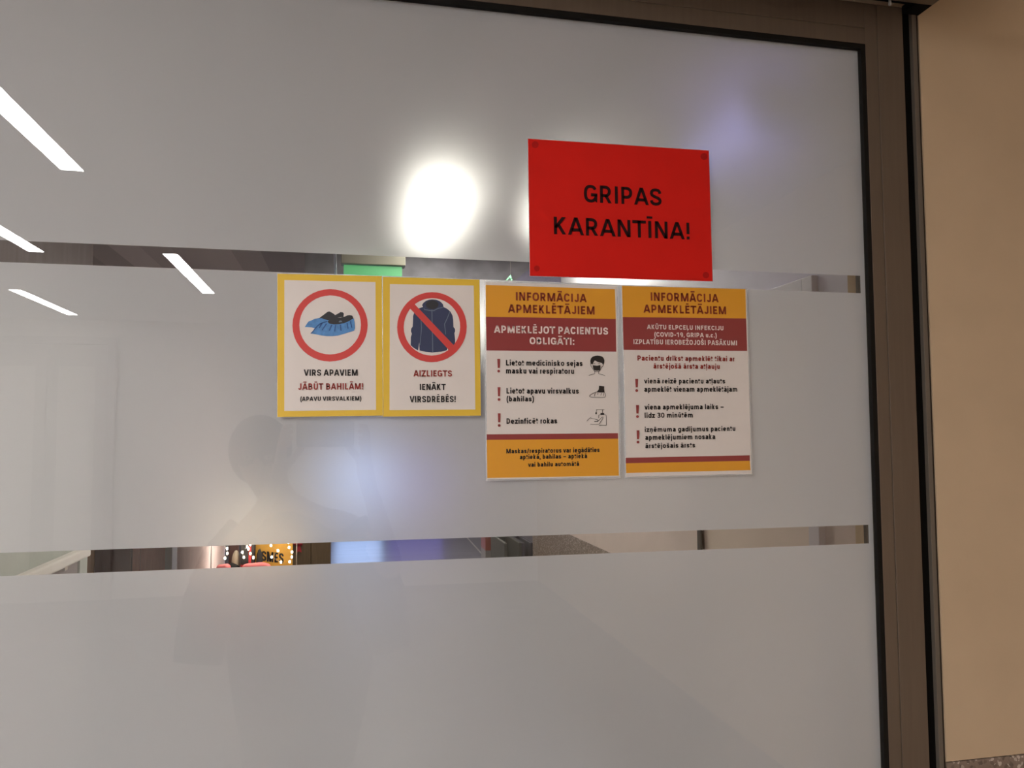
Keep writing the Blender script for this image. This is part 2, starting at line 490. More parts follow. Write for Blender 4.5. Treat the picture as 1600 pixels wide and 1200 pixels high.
    if c == 'o': return V(a, l, ring)
    if c == 'c': return V(a, l, sup(m, X / 2, m - h, X / 2 - h, 32, 328, 24))
    if c == 'e': return V(a, l, [(h, .36), (x1, .36)], [(x1, .36)] + sup(m, X / 2, m - h, X / 2 - h, 2, 318, 28)[1:])
    if c == 'a': return V(a, l, sup(m, X - .25, m - h, .25 - h, 165, 0, 14) + [(x1, 0)], [(x1, .44), (m, .44)] + sup(m, .22, m - h, .22 - h, 90, 270, 12) + [(x1, .15)])
    if c in 'bp':
        st = [(h, 0), (h, 1.04)] if c == 'b' else [(h, -.29), (h, X)]
        return V(a, l, st, ring)
    if c in 'dg':
        st = [(x1, 0), (x1, 1.04)] if c == 'd' else [(x1, X)] + sup(m, -.03, m - h, .26 - h, 0, -160, 14)
        return V(a, l, st, ring)
    arch = lambda xa, xb: [(xa, X - .30)] + sup((xa + xb) / 2, X - .28, (xb - xa) / 2, .28 - h, 180, 0, 14) + [(xb, 0)]
    if c == 'h': return V(a, l, [(h, 0), (h, 1.04)], arch(h, x1))
    if c == 'n': return V(a, l, [(h, 0), (h, X)], arch(h, x1))
    if c == 'm': return V(a, l, [(h, 0), (h, X)], arch(h, m), arch(m, x1))
    if c == 'u': return V(a, l, [(x1, 0), (x1, X)], [(h, X)] + sup(m, .28, m - h, .28 - h, 180, 360, 14))
    if c == 'r': return V(a, l, [(h, 0), (h, X)], [(h, X - .30)] + sup(w * .86, X - .28, w * .86 - h, .27 - h, 180, 85, 10))
    if c == 'ı': return V(a, l, [(m, 0), (m, X)])
    if c == 'i': return V(a, l, [(m, 0), (m, X)], dot(m, .97))
    if c == 'j': return V(a, l, [(m, X), (m, -.10)] + sup(m - .16, -.12, .16, .10, 0, -80, 8), dot(m, .97))
    if c == 'l': return V(a, l, [(m, 0), (m, 1.04)])
    if c == 'k': return V(a, l, [(h, 0), (h, 1.04)], [(w - h * 1.1, X), (h, .24)], [(w * .40, .42), (w - h * 1.1, 0)])
    if c == 's': return V(a, l, [box(u, v, X) for u, v in S_PTS])
    if c == 't': return V(a, l, [(w * .42, .93), (w * .42, .20)] + sup(w * .82, .20, w * .40, .20 - h, 180, 262, 8), [(0, X - h * .8), (w * .95, X - h * .8)])
    if c == 'f': return V(a, l, [(w * .40, 0), (w * .40, .82)] + sup(w * .84, .82, w * .44, .22 - h, 180, 95, 8), [(0, X - h * .8), (w * .92, X - h * .8)])
    if c == 'v': return V(a, l, [(h * .9, X), (m - h * .1, 0)], [(w - h * .9, X), (m + h * .1, 0)])
    if c == 'z': return V(a, l, [(.02, X - h), (w - .02, X - h)], [(w - h * 1.3, X), (h * 1.3, 0)], [(.02, h), (w - .02, h)])
    raise KeyError(c)
WID = dict(zip('ABCDEFGHIJKLMNOPRSTUVZ', (.83, .78, .79, .78, .68, .66, .82, .85, .36, .67, .78, .65, 1.06, .85, .83, .77, .79, .75, .74, .80, .80, .73)))
WID.update(zip('abcdefghijklmnoprstuvz', (.65, .68, .63, .68, .67, .43, .69, .675, .33, .33, .65, .33, 1.04, .675, .69, .68, .445, .62, .41, .675, .61, .61)))
WID.update({'0': .70, '1': .70, '3': .70, '9': .70, '!': .34, '.': .34, ',': .30, ':': .33, '-': .48, '–': .75, '/': .48, '(': .42, ')': .42, 'ı': .33})
ACC = {}
for q, r in (('Ā', 'A'), ('Ē', 'E'), ('Ī', 'I'), ('Ū', 'U'), ('ā', 'a'), ('ē', 'e'), ('ī', 'i'), ('ū', 'u')): ACC[q] = (r, 'macron')
for q, r in (('Š', 'S'), ('Ž', 'Z'), ('š', 's'), ('ž', 'z')): ACC[q] = (r, 'caron')
for q, r in (('Ļ', 'L'), ('ļ', 'l'), ('ņ', 'n'), ('Ņ', 'N')): ACC[q] = (r, 'comma')

def pen(mb, P, closed, wd, y, m, cuts):
    """a stroke of width wd along P with mitred corners; ends on the lines in cuts are cut level"""
    n = len(P)
    nrm = []
    segs = n if closed else n - 1
    for i in range(segs):
        dx, dz = P[(i + 1) % n][0] - P[i][0], P[(i + 1) % n][1] - P[i][1]
        d = math.hypot(dx, dz) or 1e-9
        nrm.append((-dz / d, dx / d))
    L, Rr = [], []
    for i in range(n):
        if closed or 0 < i < n - 1:
            a, b = nrm[i - 1], nrm[i % segs]
            k = max(1 + a[0] * b[0] + a[1] * b[1], .35)
            o = ((a[0] + b[0]) / k, (a[1] + b[1]) / k)
        else:
            o = nrm[0] if i == 0 else nrm[-1]
            if any(abs(P[i][1] - q) < 1e-9 for q in cuts) and abs(o[0]) > .5: o = (1 / o[0], 0)
        L.append((P[i][0] + o[0] * wd / 2, y, P[i][1] + o[1] * wd / 2)); Rr.append((P[i][0] - o[0] * wd / 2, y, P[i][1] - o[1] * wd / 2))
    F = [(i, (i + 1) % n, n + (i + 1) % n, n + i) for i in range(segs)]
    mb.add(L + Rr, F, m)

def put_text(mb, s, m, x0, x1, zb, cap, y, weight=.175):
    """set the line between x0 and x1, baseline zb, capital height cap"""
    x = 0; items = []
    for c in s:
        if c == ' ': x += .30; continue
        adv, l, P = glyph(c, weight)
        items.append((x + l, P)); x += adv
        last = l
    first = items[0][0]
    k = (x1 - x0) / (x - last - first)
    for gx, P in items:
        for p in P:
            q = [(x0 + (gx - first + u) * k, zb + v * cap) for u, v in p[0]]
            cuts = [zb, zb + cap, zb + XH * cap, zb + 1.04 * cap]
            pen(mb, q, p[1], weight * cap * (p[2] if len(p) > 2 else 1) * (.5 + .5 * min(max(k / cap, .7), 1.3)), y, m, cuts)

# ---------------------------------------------------------------- the setting: visitors' side
CE = 2.65
FX0, FX1, FY = -5.2, 2.0, -7.0
mb = MB(); mb.box((FX0 - .1, FY - .1, -.12), (FX1 + .1, .22, 0), M['floor']); struct('floor', mb, 'light polished floor of the corridor in front of the glass door')
mb = MB(); mb.box((FX0 - .1, FY - .1, CE), (FX1 + .1, .22, CE + .12), M['ceiling']); struct('ceiling', mb, 'white corridor ceiling with recessed linear lights')
mb = MB(); mb.box((FX0 - .1, FY - .1, 0), (FX1 + .1, FY, CE), M['wall_cream']); struct('wall_back', mb, 'cream wall at the far end of the corridor behind the photographer')
d3 = tag(empty('door_3', (-2.75, FY, 0)), 'wide grey beige door in the corridor, mirrored faintly at the left edge of the glass', kind='structure')
for s in (-1, 1):
    mb = MB(); mb.box((min(0, s * .52) + .003, .012, .01), (max(0, s * .52) - .003, .05, 2.40), M['door_grey']); lf = mb.build('leaf', d3, bevel=.003)
    mb = MB(); mb.box((s * .10 if s > 0 else -.42, .05, .25), (.42 if s > 0 else -.10, .056, 2.2), M['wall_cream']); mb.build('panel', lf, bevel=.002)
    mb = MB(); mb.tube([(s * .05, .05, .95), (s * .05, .095, .97), (s * .05, .095, 1.15), (s * .05, .05, 1.17)], .009, M['wire']); mb.build('handle', lf)
mb = MB(); mb.box((-.60, .001, 0), (-.525, .065, 2.48), M['door_grey']); mb.box((.525, .001, 0), (.60, .065, 2.48), M['door_grey']); mb.box((-.525, .001, 2.41), (.525, .065, 2.48), M['door_grey']); mb.build('door_frame', d3, bevel=.003)
mb = MB(); mb.box((FX0 - .1, FY, 0), (FX0, 0, CE), M['wall_cream']); struct('wall_left', mb, 'cream left wall of the corridor in front of the glass')
mb = MB(); mb.box((FX1, FY, 0), (FX1 + .1, 0, CE), M['wall_beige']); struct('wall_right', mb, 'beige right wall of the corridor in front of the glass')
# wall that carries the sliding door: right of the opening, left of it and above it
WX = 0.9755
mb = MB()
mb.box((WX, 0, 1.005), (FX1 + .1, .22, CE), M['wall_beige'])
mb.box((WX, .004, 0), (FX1 + .1, .22, 1.005), M['wall_beige'])
mb.box((FX0 - .1, 0, 0), (-1.45, .22, CE), M['wall_beige'])
mb.box((-1.45, 0, 2.33), (WX, .22, CE), M['wall_beige'])
struct('wall_front', mb, 'plain beige plastered wall right of the glass door')
mb = MB(); mb.box((WX, -.0005, 0.0), (FX1, .0035, 1.0035), M['dado'])
struct('trim_1', mb, 'speckled brown mosaic plaster dado below the beige wall')

# ---------------------------------------------------------------- the glass door
GZ = 1.55
door = tag(empty('door_1', (-.23, 0, 0)), 'sliding door of frosted glass with two clear bands in a bronze aluminium frame', kind='structure')
DX = .23
def dpart(mb, name, label=None, bevel=0.0):
    mb.v = [(x + DX, y, z) for x, y, z in mb.v]
    o = mb.build(name, door, bevel)
    if label: o['label'] = label
    return o
GL, GR, GT, GB = -1.28, .857, GZ + .6537, .12
mb = MB(); mb.box((GL - .01, 0, GB - .01), (GR + .006, .005, GT + .006), M['glass']); dpart(mb, 'glass_pane', 'clear glass pane reflecting the corridor')
B1, B2 = (GZ + .2325, GZ + .2623), (GZ - .1848, GZ - .1544)
FEX = .848
for z0, z1, x1 in ((B1[1], GT + .006, GR + .006), (B2[1], B1[0], GR + .006), (GB - .01, B2[0], GR + .006)):
    mb = MB(); mb.add([(GL - .01, .006, z0), (x1, .006, z0), (x1, .006, z1), (GL - .01, .006, z1)], [(0, 1, 2, 3)], M['film'])
    dpart(mb, 'frosted_film', 'matt white privacy film on the back of the glass')
for z0, z1 in (B1, B2):
    mb = MB(); mb.add([(FEX, .006, z0), (GR + .006, .006, z0), (GR + .006, .006, z1), (FEX, .006, z1)], [(0, 1, 2, 3)], M['film'])
    dpart(mb, 'frosted_film', 'matt white privacy film closing the end of a clear band')
# black gasket round the pane
GK = .0085
mb = MB(); mb.box((GR, -.0035, GB), (GR + GK, .02, GT + GK), M['rubber']); dpart(mb, 'gasket', 'black rubber gasket along the right edge of the glass')
mb = MB(); mb.box((GL, -.0035, GT), (GR, .02, GT + GK), M['rubber']); dpart(mb, 'gasket', 'black rubber gasket along the top edge of the glass')
mb = MB(); mb.box((GL - GK, -.0035, GB), (GL, .02, GT + GK), M['rubber']); dpart(mb, 'gasket')
mb = MB(); mb.box((GL, -.0035, GB - GK), (GR, .02, GB), M['rubber']); dpart(mb, 'gasket')
# stiles and rails with their shallow profile grooves
def profile_v(x0, x1, z0, z1, groove):
    mb = MB()
    mb.box((x0, -.004, z0), (groove - .0008, .034, z1), M['bronze'])
    mb.box((groove - .0008, -.0030, z0), (groove + .0008, .034, z1), M['bronze'])
    mb.box((groove + .0008, -.004, z0), (x1, .034, z1), M['bronze'])
    return mb
dpart(profile_v(GR + GK, .940, .02, GZ + .735, .889), 'side_stile', bevel=.0008)
dpart(profile_v(GL - GK - .074, GL - GK, .02, GZ + .735, GL - .04), 'side_stile', bevel=.0008)
mb = MB()
mb.box((GL - GK, -.004, GT + GK), (GR + GK, .034, GZ + .6895), M['bronze'])
mb.box((GL - GK, -.0030, GZ + .6895), (GR + GK, .034, GZ + .6910), M['bronze'])
mb.box((GL - GK, -.004, GZ + .6910), (GR + GK, .034, GZ + .735), M['bronze'])
dpart(mb, 'top_rail', bevel=.0008)
mb = MB(); mb.box((GL - GK, -.004, .02), (GR + GK, .034, GB - GK), M['bronze']); dpart(mb, 'bottom_rail', bevel=.0008)
# jamb: black brush gap, grey profile, brown sealant
mb = MB(); mb.box((.940, .006, 0), (.9605, .05, GZ + .735), M['slot']); struct('trim_2', mb, 'black shadow gap beside the door stile')
mb = MB(); mb.box((.9605, -.002, 0), (.9690, .05, GZ + .735), M['jamb']); struct('trim_3', mb, 'narrow grey aluminium jamb strip by the wall', .0006)
mb = MB(); mb.box((.9690, .003, 0), (WX, .05, GZ + .735), M['brown_gap']); struct('trim_4', mb, 'thin brown sealant line between jamb and beige wall')
# header box of the sliding door
hd = tag(empty('trim_5', (-.23, 0, GZ + .725)), 'bronze header box of the sliding door along the ceiling side', kind='structure')
def hpart(mb, name):
    mb.v = [(x + DX, y, z - GZ - .725) for x, y, z in mb.v]
    return mb.build(name, hd, .0008)
HX = .9745
mb = MB(); mb.box((-1.45, -.16, GZ + .7255), (HX, -.0345, GZ + .7455), M['bronze_lip']); mb.box((-1.45, -.16, GZ + .7455), (HX, -.155, GZ + .90), M['bronze_lip'])
mb.box((-1.45, -.16, GZ + .90), (HX, -.0005, GZ + .905), M['bronze_lip']); hpart(mb, 'cover')
mb = MB(); mb.box((-1.45, -.0345, GZ + .740), (HX, -.006, GZ + .80), M['slot']); hpart(mb, 'track')
mb = MB(); mb.box((.942, -.0345, GZ + .7255), (HX, -.0005, GZ + .739), M['slot']); hpart(mb, 'end_block')
gc = at(1391, 5, -.03)
mb = MB(); mb.box((gc.x - .0016, -.0315, gc.z - .0035), (gc.x + .0016, -.027, GZ + .741), M['white_plastic']); hpart(mb, 'guide_clip')

# ---------------------------------------------------------------- notices taped to the glass
POSTERS = {
 'shoe': dict(base=(-0.0207, 0.0245), rot=0.0129, w=148.33, h=205.66,
  text=[('VIRS APAVIEM', 'k', -37.36, 38.01, 58.72, 9.14), ('JĀBŪT BAHILĀM!', 'm', -45.29, 45.49, 38.83, 9.1), ('(APAVU VIRSVALKIEM)', 'k', -42.34, 42.91, 22.8, 6.18)],
  poly={
   'inner': [(-64.0, 196.1), (64.4, 196.1), (63.9, 9.0), (-64.1, 9.0)],
   'ring_out': [(52.8, 132.4), (52.0, 124.1), (50.0, 116.0), (46.7, 108.2), (42.2, 101.1), (36.7, 94.8), (30.2, 89.4), (23.0, 85.0), (15.3, 81.9), (7.2, 80.0), (-1.1, 79.3), (-9.3, 79.9), (-17.3, 81.8), (-24.9, 85.0), (-31.8, 89.2), (-38.0, 94.5), (-43.2, 100.6), (-47.5, 107.5), (-50.5, 115.0), (-52.4, 122.8), (-53.0, 130.9), (-52.4, 139.0), (-50.5, 146.9), (-47.4, 154.5), (-43.1, 161.6), (-37.9, 167.9), (-31.6, 173.4), (-24.6, 177.9), (-17.0, 181.3), (-9.0, 183.4), (-0.7, 184.3), (7.6, 183.9), (15.8, 182.2), (23.5, 179.2), (30.7, 175.1), (37.1, 169.8), (42.6, 163.6), (47.0, 156.5), (50.2, 148.9), (52.2, 140.8)],
   'ring_in': [(43.1, 132.9), (42.5, 126.1), (40.9, 119.5), (38.2, 113.2), (34.5, 107.4), (30.0, 102.2), (24.8, 97.8), (18.9, 94.2), (12.5, 91.7), (5.9, 90.1), (-0.9, 89.5), (-7.6, 90.0), (-14.2, 91.6), (-20.4, 94.1), (-26.1, 97.5), (-31.2, 101.8), (-35.5, 106.8), (-39.0, 112.5), (-41.5, 118.6), (-43.0, 125.0), (-43.5, 131.6), (-43.0, 138.2), (-41.4, 144.7), (-38.9, 150.9), (-35.4, 156.7), (-31.0, 161.9), (-25.9, 166.3), (-20.2, 170.0), (-13.9, 172.7), (-7.3, 174.4), (-0.5, 175.2), (6.3, 174.8), (12.9, 173.4), (19.3, 171.0), (25.1, 167.6), (30.4, 163.3), (34.8, 158.2), (38.4, 152.5), (41.1, 146.2), (42.6, 139.7)],
   'back_cover': [(-35.9, 128.7), (-33.5, 132.9), (-30.8, 136.8), (-25.2, 139.2), (-22.4, 140.8), (-14.0, 142.5), (-8.4, 141.0), (-2.8, 138.8), (-4.7, 136.2), (-12.2, 134.8), (-16.9, 131.2), (-19.7, 126.4), (-22.4, 127.3), (-26.1, 128.4)],
   'back_shoe': [(-16.3, 141.5), (-12.2, 144.8), (-8.4, 147.8), (-4.7, 150.8), (-1.9, 151.8), (1.3, 150.5), (3.8, 149.0), (6.6, 146.7), (10.4, 148.7), (14.2, 151.2), (17.6, 150.6), (18.9, 148.9), (18.3, 144.4), (6.6, 142.2), (0.9, 141.2), (-2.8, 138.8), (-7.5, 140.1), (-12.2, 141.7)],
   'front_cover': [(-27.5, 119.5), (-24.3, 123.0), (-21.5, 126.9), (-18.7, 130.2), (-15.6, 133.2), (-10.3, 135.6), (-4.7, 137.2), (-1.9, 134.2), (4.6, 133.1), (12.2, 133.6), (18.8, 134.9), (25.5, 137.7), (33.1, 142.3), (34.1, 135.9), (34.8, 128.1), (33.0, 124.1), (25.4, 121.7), (17.8, 119.1), (10.2, 116.9), (2.7, 116.0), (-4.8, 115.9), (-12.3, 116.8), (-19.7, 118.3)],
   'front_shoe': [(-4.2, 136.8), (-1.9, 139.6), (0.9, 141.6), (6.6, 142.6), (14.1, 143.0), (17.9, 144.2), (20.8, 144.8), (24.0, 146.5), (27.4, 146.9), (30.9, 146.0), (32.2, 142.1), (25.5, 137.7), (18.8, 134.9), (12.2, 133.6), (4.6, 133.1), (-1.9, 134.2)],
   'logo': [(11.3, 136.5), (13.2, 138.9), (15.6, 138.7), (16.6, 136.0), (15.0, 136.8), (13.5, 135.9)],
   'wr1': [(-13.1, 135.2), (-10.0, 135.6), (-15.0, 127.4), (-16.3, 127.8)],
   'wr2': [(0.9, 132.5), (2.8, 132.3), (-1.0, 123.7), (-2.5, 124.1)],
   'wr3': [(6.5, 132.3), (8.0, 132.4), (6.5, 122.8), (5.0, 122.8)],
   'wr4': [(13.1, 132.8), (14.6, 132.8), (15.5, 123.9), (14.0, 123.9)],
   'wr5': [(22.6, 135.3), (24.1, 135.7), (25.4, 127.0), (24.3, 126.8)],
   'wr6': [(27.4, 137.7), (28.7, 138.5), (30.8, 129.0), (29.2, 128.4)],
   'wr7': [(-6.6, 134.3), (-4.7, 133.7), (-11.3, 124.0), (-12.6, 124.7)],
  }),
 'coat': dict(base=(0.1252, 0.0248), rot=0.0082, w=144.72, h=205.87,
  text=[('AIZLIEGTS', 'm', -27.88, 29.05, 58.75, 9.28), ('IENĀKT', 'k', -18.7, 19.63, 39.05, 8.92), ('VIRSDRĒBĒS!', 'k', -33.62, 34.05, 20.9, 9.27)],
  poly={
   'inner': [(-61.6, 194.8), (63.1, 195.9), (63.6, 9.8), (-62.7, 9.7)],
   'ring_out': [(51.7, 133.4), (51.0, 125.1), (49.0, 117.0), (45.7, 109.3), (41.3, 102.2), (35.9, 95.8), (29.6, 90.4), (22.6, 86.0), (15.0, 82.8), (7.1, 80.8), (-1.0, 80.1), (-9.1, 80.7), (-16.9, 82.5), (-24.2, 85.6), (-31.0, 89.8), (-37.0, 95.0), (-42.1, 101.0), (-46.1, 107.9), (-49.1, 115.3), (-50.8, 123.2), (-51.4, 131.2), (-50.7, 139.3), (-48.7, 147.2), (-45.6, 154.7), (-41.4, 161.7), (-36.2, 168.1), (-30.1, 173.5), (-23.2, 178.0), (-15.8, 181.3), (-8.0, 183.5), (0.1, 184.4), (8.2, 184.0), (16.1, 182.3), (23.6, 179.4), (30.5, 175.4), (36.7, 170.2), (42.0, 164.1), (46.2, 157.2), (49.3, 149.6), (51.1, 141.6)],
   'ring_in': [(41.9, 133.6), (41.3, 126.8), (39.7, 120.2), (37.1, 113.8), (33.5, 108.0), (29.1, 102.8), (24.0, 98.3), (18.3, 94.7), (12.2, 92.1), (5.8, 90.4), (-0.8, 89.8), (-7.3, 90.3), (-13.7, 91.8), (-19.7, 94.3), (-25.2, 97.7), (-30.1, 102.0), (-34.2, 107.0), (-37.5, 112.6), (-39.9, 118.7), (-41.4, 125.2), (-41.8, 131.8), (-41.2, 138.4), (-39.6, 144.9), (-37.1, 151.2), (-33.7, 156.9), (-29.4, 162.1), (-24.4, 166.6), (-18.9, 170.2), (-12.8, 173.0), (-6.4, 174.7), (0.1, 175.5), (6.7, 175.1), (13.1, 173.8), (19.1, 171.4), (24.8, 168.0), (29.8, 163.8), (34.0, 158.7), (37.5, 153.1), (40.0, 146.9), (41.5, 140.3)],
   'slash': [(-33.4, 160.5), (-26.4, 166.6), (33.9, 103.6), (26.8, 96.3)],
   'jacket': [(-14.7, 164.6), (-12.7, 168.0), (-9.1, 171.0), (-4.2, 173.0), (0.8, 173.7), (6.7, 173.1), (12.2, 170.9), (16.2, 167.0), (17.3, 162.5), (22.5, 160.0), (27.4, 155.8), (30.4, 150.3), (31.5, 143.9), (31.8, 132.9), (34.1, 130.0), (34.3, 126.4), (33.1, 123.6), (34.2, 114.0), (33.9, 106.0), (31.1, 102.0), (26.8, 97.9), (23.8, 97.9), (22.9, 101.9), (21.4, 97.9), (13.8, 95.8), (-0.1, 94.4), (-9.9, 95.3), (-18.7, 97.3), (-19.2, 109.2), (-20.9, 97.3), (-27.5, 101.2), (-31.7, 105.0), (-31.4, 116.9), (-29.8, 121.8), (-31.3, 125.7), (-30.7, 129.7), (-28.7, 132.3), (-28.2, 140.5), (-27.9, 148.4), (-25.9, 154.0), (-22.0, 158.4), (-17.4, 160.5), (-13.1, 162.2)],
   'hood': [(9.8, 165.8), (9.4, 164.1), (8.5, 162.4), (7.0, 161.0), (5.0, 159.9), (2.7, 159.1), (0.2, 158.8), (-2.2, 159.0), (-4.5, 159.6), (-6.5, 160.6), (-7.9, 162.0), (-8.9, 163.6), (-9.2, 165.3), (-8.8, 167.0), (-7.9, 168.7), (-6.3, 170.1), (-4.4, 171.3), (-2.1, 172.0), (0.4, 172.3), (2.8, 172.2), (5.1, 171.5), (7.1, 170.5), (8.6, 169.2), (9.5, 167.6)],
   'zip': [(-0.8, 158.4), (0.4, 158.4), (1.3, 94.6), (0.1, 94.6)],
   'collar': [(-12.2, 161.1), (-10.8, 158.7), (-1.4, 157.4), (2.6, 157.5), (8.6, 160.8), (16.5, 162.7), (16.9, 161.5), (8.9, 159.5), (3.0, 156.1), (-1.8, 156.0), (-11.6, 157.5)],
   'seam_l': [(-17.2, 146.3), (-16.2, 146.7), (-15.0, 131.0), (-17.6, 105.2), (-18.6, 105.2), (-16.2, 130.9)],
   'seam_r': [(26.0, 155.7), (27.0, 155.4), (23.3, 145.7), (19.2, 136.7), (20.7, 121.8), (19.7, 121.5), (17.8, 137.0), (22.3, 146.5)],
  }),
 'info': dict(base=(0.3101, -0.0703), rot=0.0051, w=211.55, h=300.54,
  text=[('INFORMĀCIJA', 'o', -57.52, 54.61, 271.32, 12.86), ('APMEKLĒTĀJIEM', 'o', -69.96, 67.08, 252.4, 12.63), ('APMEKLĒJOT PACIENTUS', 'w', -91.64, 88.5, 221.42, 11.11), ('OBLIGĀTI:', 'w', -36.84, 33.52, 204.86, 10.62), ('Lietot medicīnisko sejas', 'k', -73.79, 46.36, 172.26, 8.32), ('masku vai respiratoru', 'k', -73.9, 32.41, 160.08, 8.41), ('Lietot apavu virsvalkus', 'k', -73.37, 39.72, 129.86, 8.4), ('(bahilas)', 'k', -73.47, -30.89, 118.09, 7.81), ('Dezinficēt rokas', 'k', -73.76, 4.89, 84.46, 8.28), ('Maskas/respiratorus var iegādāties', 'k', -74.43, 71.61, 40.22, 6.92), ('aptiekā, bahilas – aptiekā', 'k', -54.03, 51.37, 31.27, 6.84), ('vai bahilu automātā', 'k', -41.27, 38.47, 19.73, 6.57)],
  poly={
   'amber_top': [(-103.8, 293.8), (100.9, 293.1), (101.5, 246.3), (-103.8, 245.6)],
   'maroon_top': [(-103.8, 245.6), (101.5, 246.3), (101.4, 195.1), (-103.4, 194.6)],
   'maroon_low': [(-103.8, 69.0), (101.8, 68.8), (102.0, 60.3), (-103.9, 60.7)],
   'amber_low': [(-103.9, 60.7), (102.0, 60.3), (102.0, 3.6), (-103.5, 4.3)],
   'bang0': [(-86.9, 181.9), (-82.7, 181.9), (-83.4, 168.4), (-86.5, 168.4)],
   'dot0': [(-82.9, 163.6), (-83.0, 162.8), (-83.5, 162.1), (-84.2, 161.6), (-85.0, 161.5), (-85.8, 161.6), (-86.5, 162.1), (-86.9, 162.8), (-87.1, 163.5), (-86.9, 164.3), (-86.5, 165.0), (-85.8, 165.5), (-85.0, 165.6), (-84.2, 165.5), (-83.5, 165.0), (-83.0, 164.3)],
   'bang1': [(-86.9, 139.3), (-82.6, 139.3), (-83.3, 125.8), (-86.4, 125.8)],
   'dot1': [(-82.8, 120.9), (-83.0, 120.1), (-83.4, 119.4), (-84.1, 119.0), (-84.9, 118.8), (-85.7, 119.0), (-86.4, 119.4), (-86.9, 120.1), (-87.0, 120.9), (-86.8, 121.7), (-86.4, 122.4), (-85.7, 122.8), (-84.9, 123.0), (-84.1, 122.8), (-83.4, 122.3), (-82.9, 121.7)],
   'bang2': [(-86.9, 100.2), (-82.7, 100.2), (-83.3, 86.9), (-86.5, 87.0)],
   'dot2': [(-82.8, 82.1), (-83.0, 81.3), (-83.5, 80.7), (-84.2, 80.2), (-85.0, 80.1), (-85.8, 80.2), (-86.4, 80.7), (-86.9, 81.4), (-87.0, 82.2), (-86.9, 83.0), (-86.4, 83.6), (-85.7, 84.0), (-84.9, 84.2), (-84.1, 84.0), (-83.4, 83.6), (-83.0, 82.9)],
   'hair': [(62.7, 174.8), (59.4, 176.2), (58.9, 180.5), (60.3, 184.7), (63.3, 187.2), (67.0, 188.3), (70.7, 188.8), (74.4, 188.4), (78.1, 187.4), (80.6, 184.9), (81.8, 181.3), (81.4, 177.0), (79.5, 174.5), (78.0, 177.0), (74.3, 178.1), (70.6, 179.1), (66.2, 181.2), (64.2, 178.4)],
   'mask': [(62.7, 173.8), (66.1, 173.4), (69.8, 173.0), (75.0, 174.2), (75.4, 171.3), (74.2, 166.3), (69.7, 165.3), (65.2, 165.8), (63.5, 169.1)],
   'l_face': [(59.0, 176.2), (59.8, 172.7), (61.7, 169.8), (64.9, 165.3), (65.7, 164.1), (65.6, 160.6), (61.5, 159.4), (57.8, 158.4), (56.3, 157.6)],
   'l_face2': [(80.2, 175.9), (79.5, 172.8), (76.9, 170.6), (74.9, 166.3), (72.3, 164.2), (72.3, 160.6), (76.3, 159.5), (80.0, 158.5), (82.2, 157.6)],
   'l_chin': [(65.7, 164.1), (68.9, 163.6), (72.3, 164.2)],
   'l_brow': [(64.2, 175.8), (65.4, 176.4), (66.8, 176.1)],
   'l_brow2': [(71.6, 176.1), (73.1, 176.6), (74.6, 176.2)],
   'boot': [(72.4, 142.1), (80.8, 141.2), (80.5, 137.4), (81.2, 131.7), (78.2, 131.6), (73.7, 131.7), (67.5, 132.1), (70.0, 133.8), (72.0, 136.7)],
   'l_cover': [(67.5, 132.4), (64.1, 131.0), (59.6, 128.9), (57.1, 126.8), (57.1, 125.3), (60.3, 124.3), (69.2, 124.0), (78.1, 123.9), (81.8, 124.6), (82.9, 126.7), (82.3, 129.5), (81.2, 131.7)],
   'l_c2': [(64.8, 126.0), (65.5, 129.6), (67.0, 131.3)],
   'l_c3': [(70.0, 128.2), (70.5, 130.7)],
   'l_c4': [(75.2, 127.4), (76.0, 130.7)],
   'l_c5': [(78.9, 126.7), (79.7, 130.3)],
   'boot_top': [(73.3, 140.9), (79.8, 140.4), (79.8, 139.5), (73.2, 140.1)],
   'cap': [(74.1, 100.0), (80.0, 100.0), (80.0, 97.4), (74.1, 97.4)],
   'drop': [(67.2, 102.3), (68.3, 100.3), (68.0, 98.3), (66.7, 97.9), (65.8, 98.6), (66.0, 100.5)],
   'l_pump': [(67.8, 105.2), (80.1, 105.1)],
   'l_pump2': [(77.4, 105.1), (77.4, 100.0)],
   'l_spout': [(67.8, 105.2), (67.5, 102.3)],
   'l_bot': [(71.0, 92.6), (71.4, 96.9), (73.3, 97.4), (81.5, 97.4), (83.1, 96.5), (83.4, 92.5), (83.2, 81.2), (71.7, 81.3)],
   'l_hand': [(52.0, 87.8), (54.7, 90.7), (57.7, 92.8), (61.4, 91.3), (65.8, 90.5), (69.5, 89.5), (70.2, 88.4), (67.6, 87.0), (64.3, 87.3)],
   'l_hand2': [(64.3, 86.7), (69.5, 87.0), (72.5, 89.8), (76.2, 93.7), (78.0, 93.7), (77.7, 91.4), (74.7, 87.6), (71.7, 83.4), (68.7, 82.4), (57.6, 82.8)],
  }),
 'rules': dict(base=(0.5299, -0.0693), rot=0.0072, w=214.76, h=300.36,
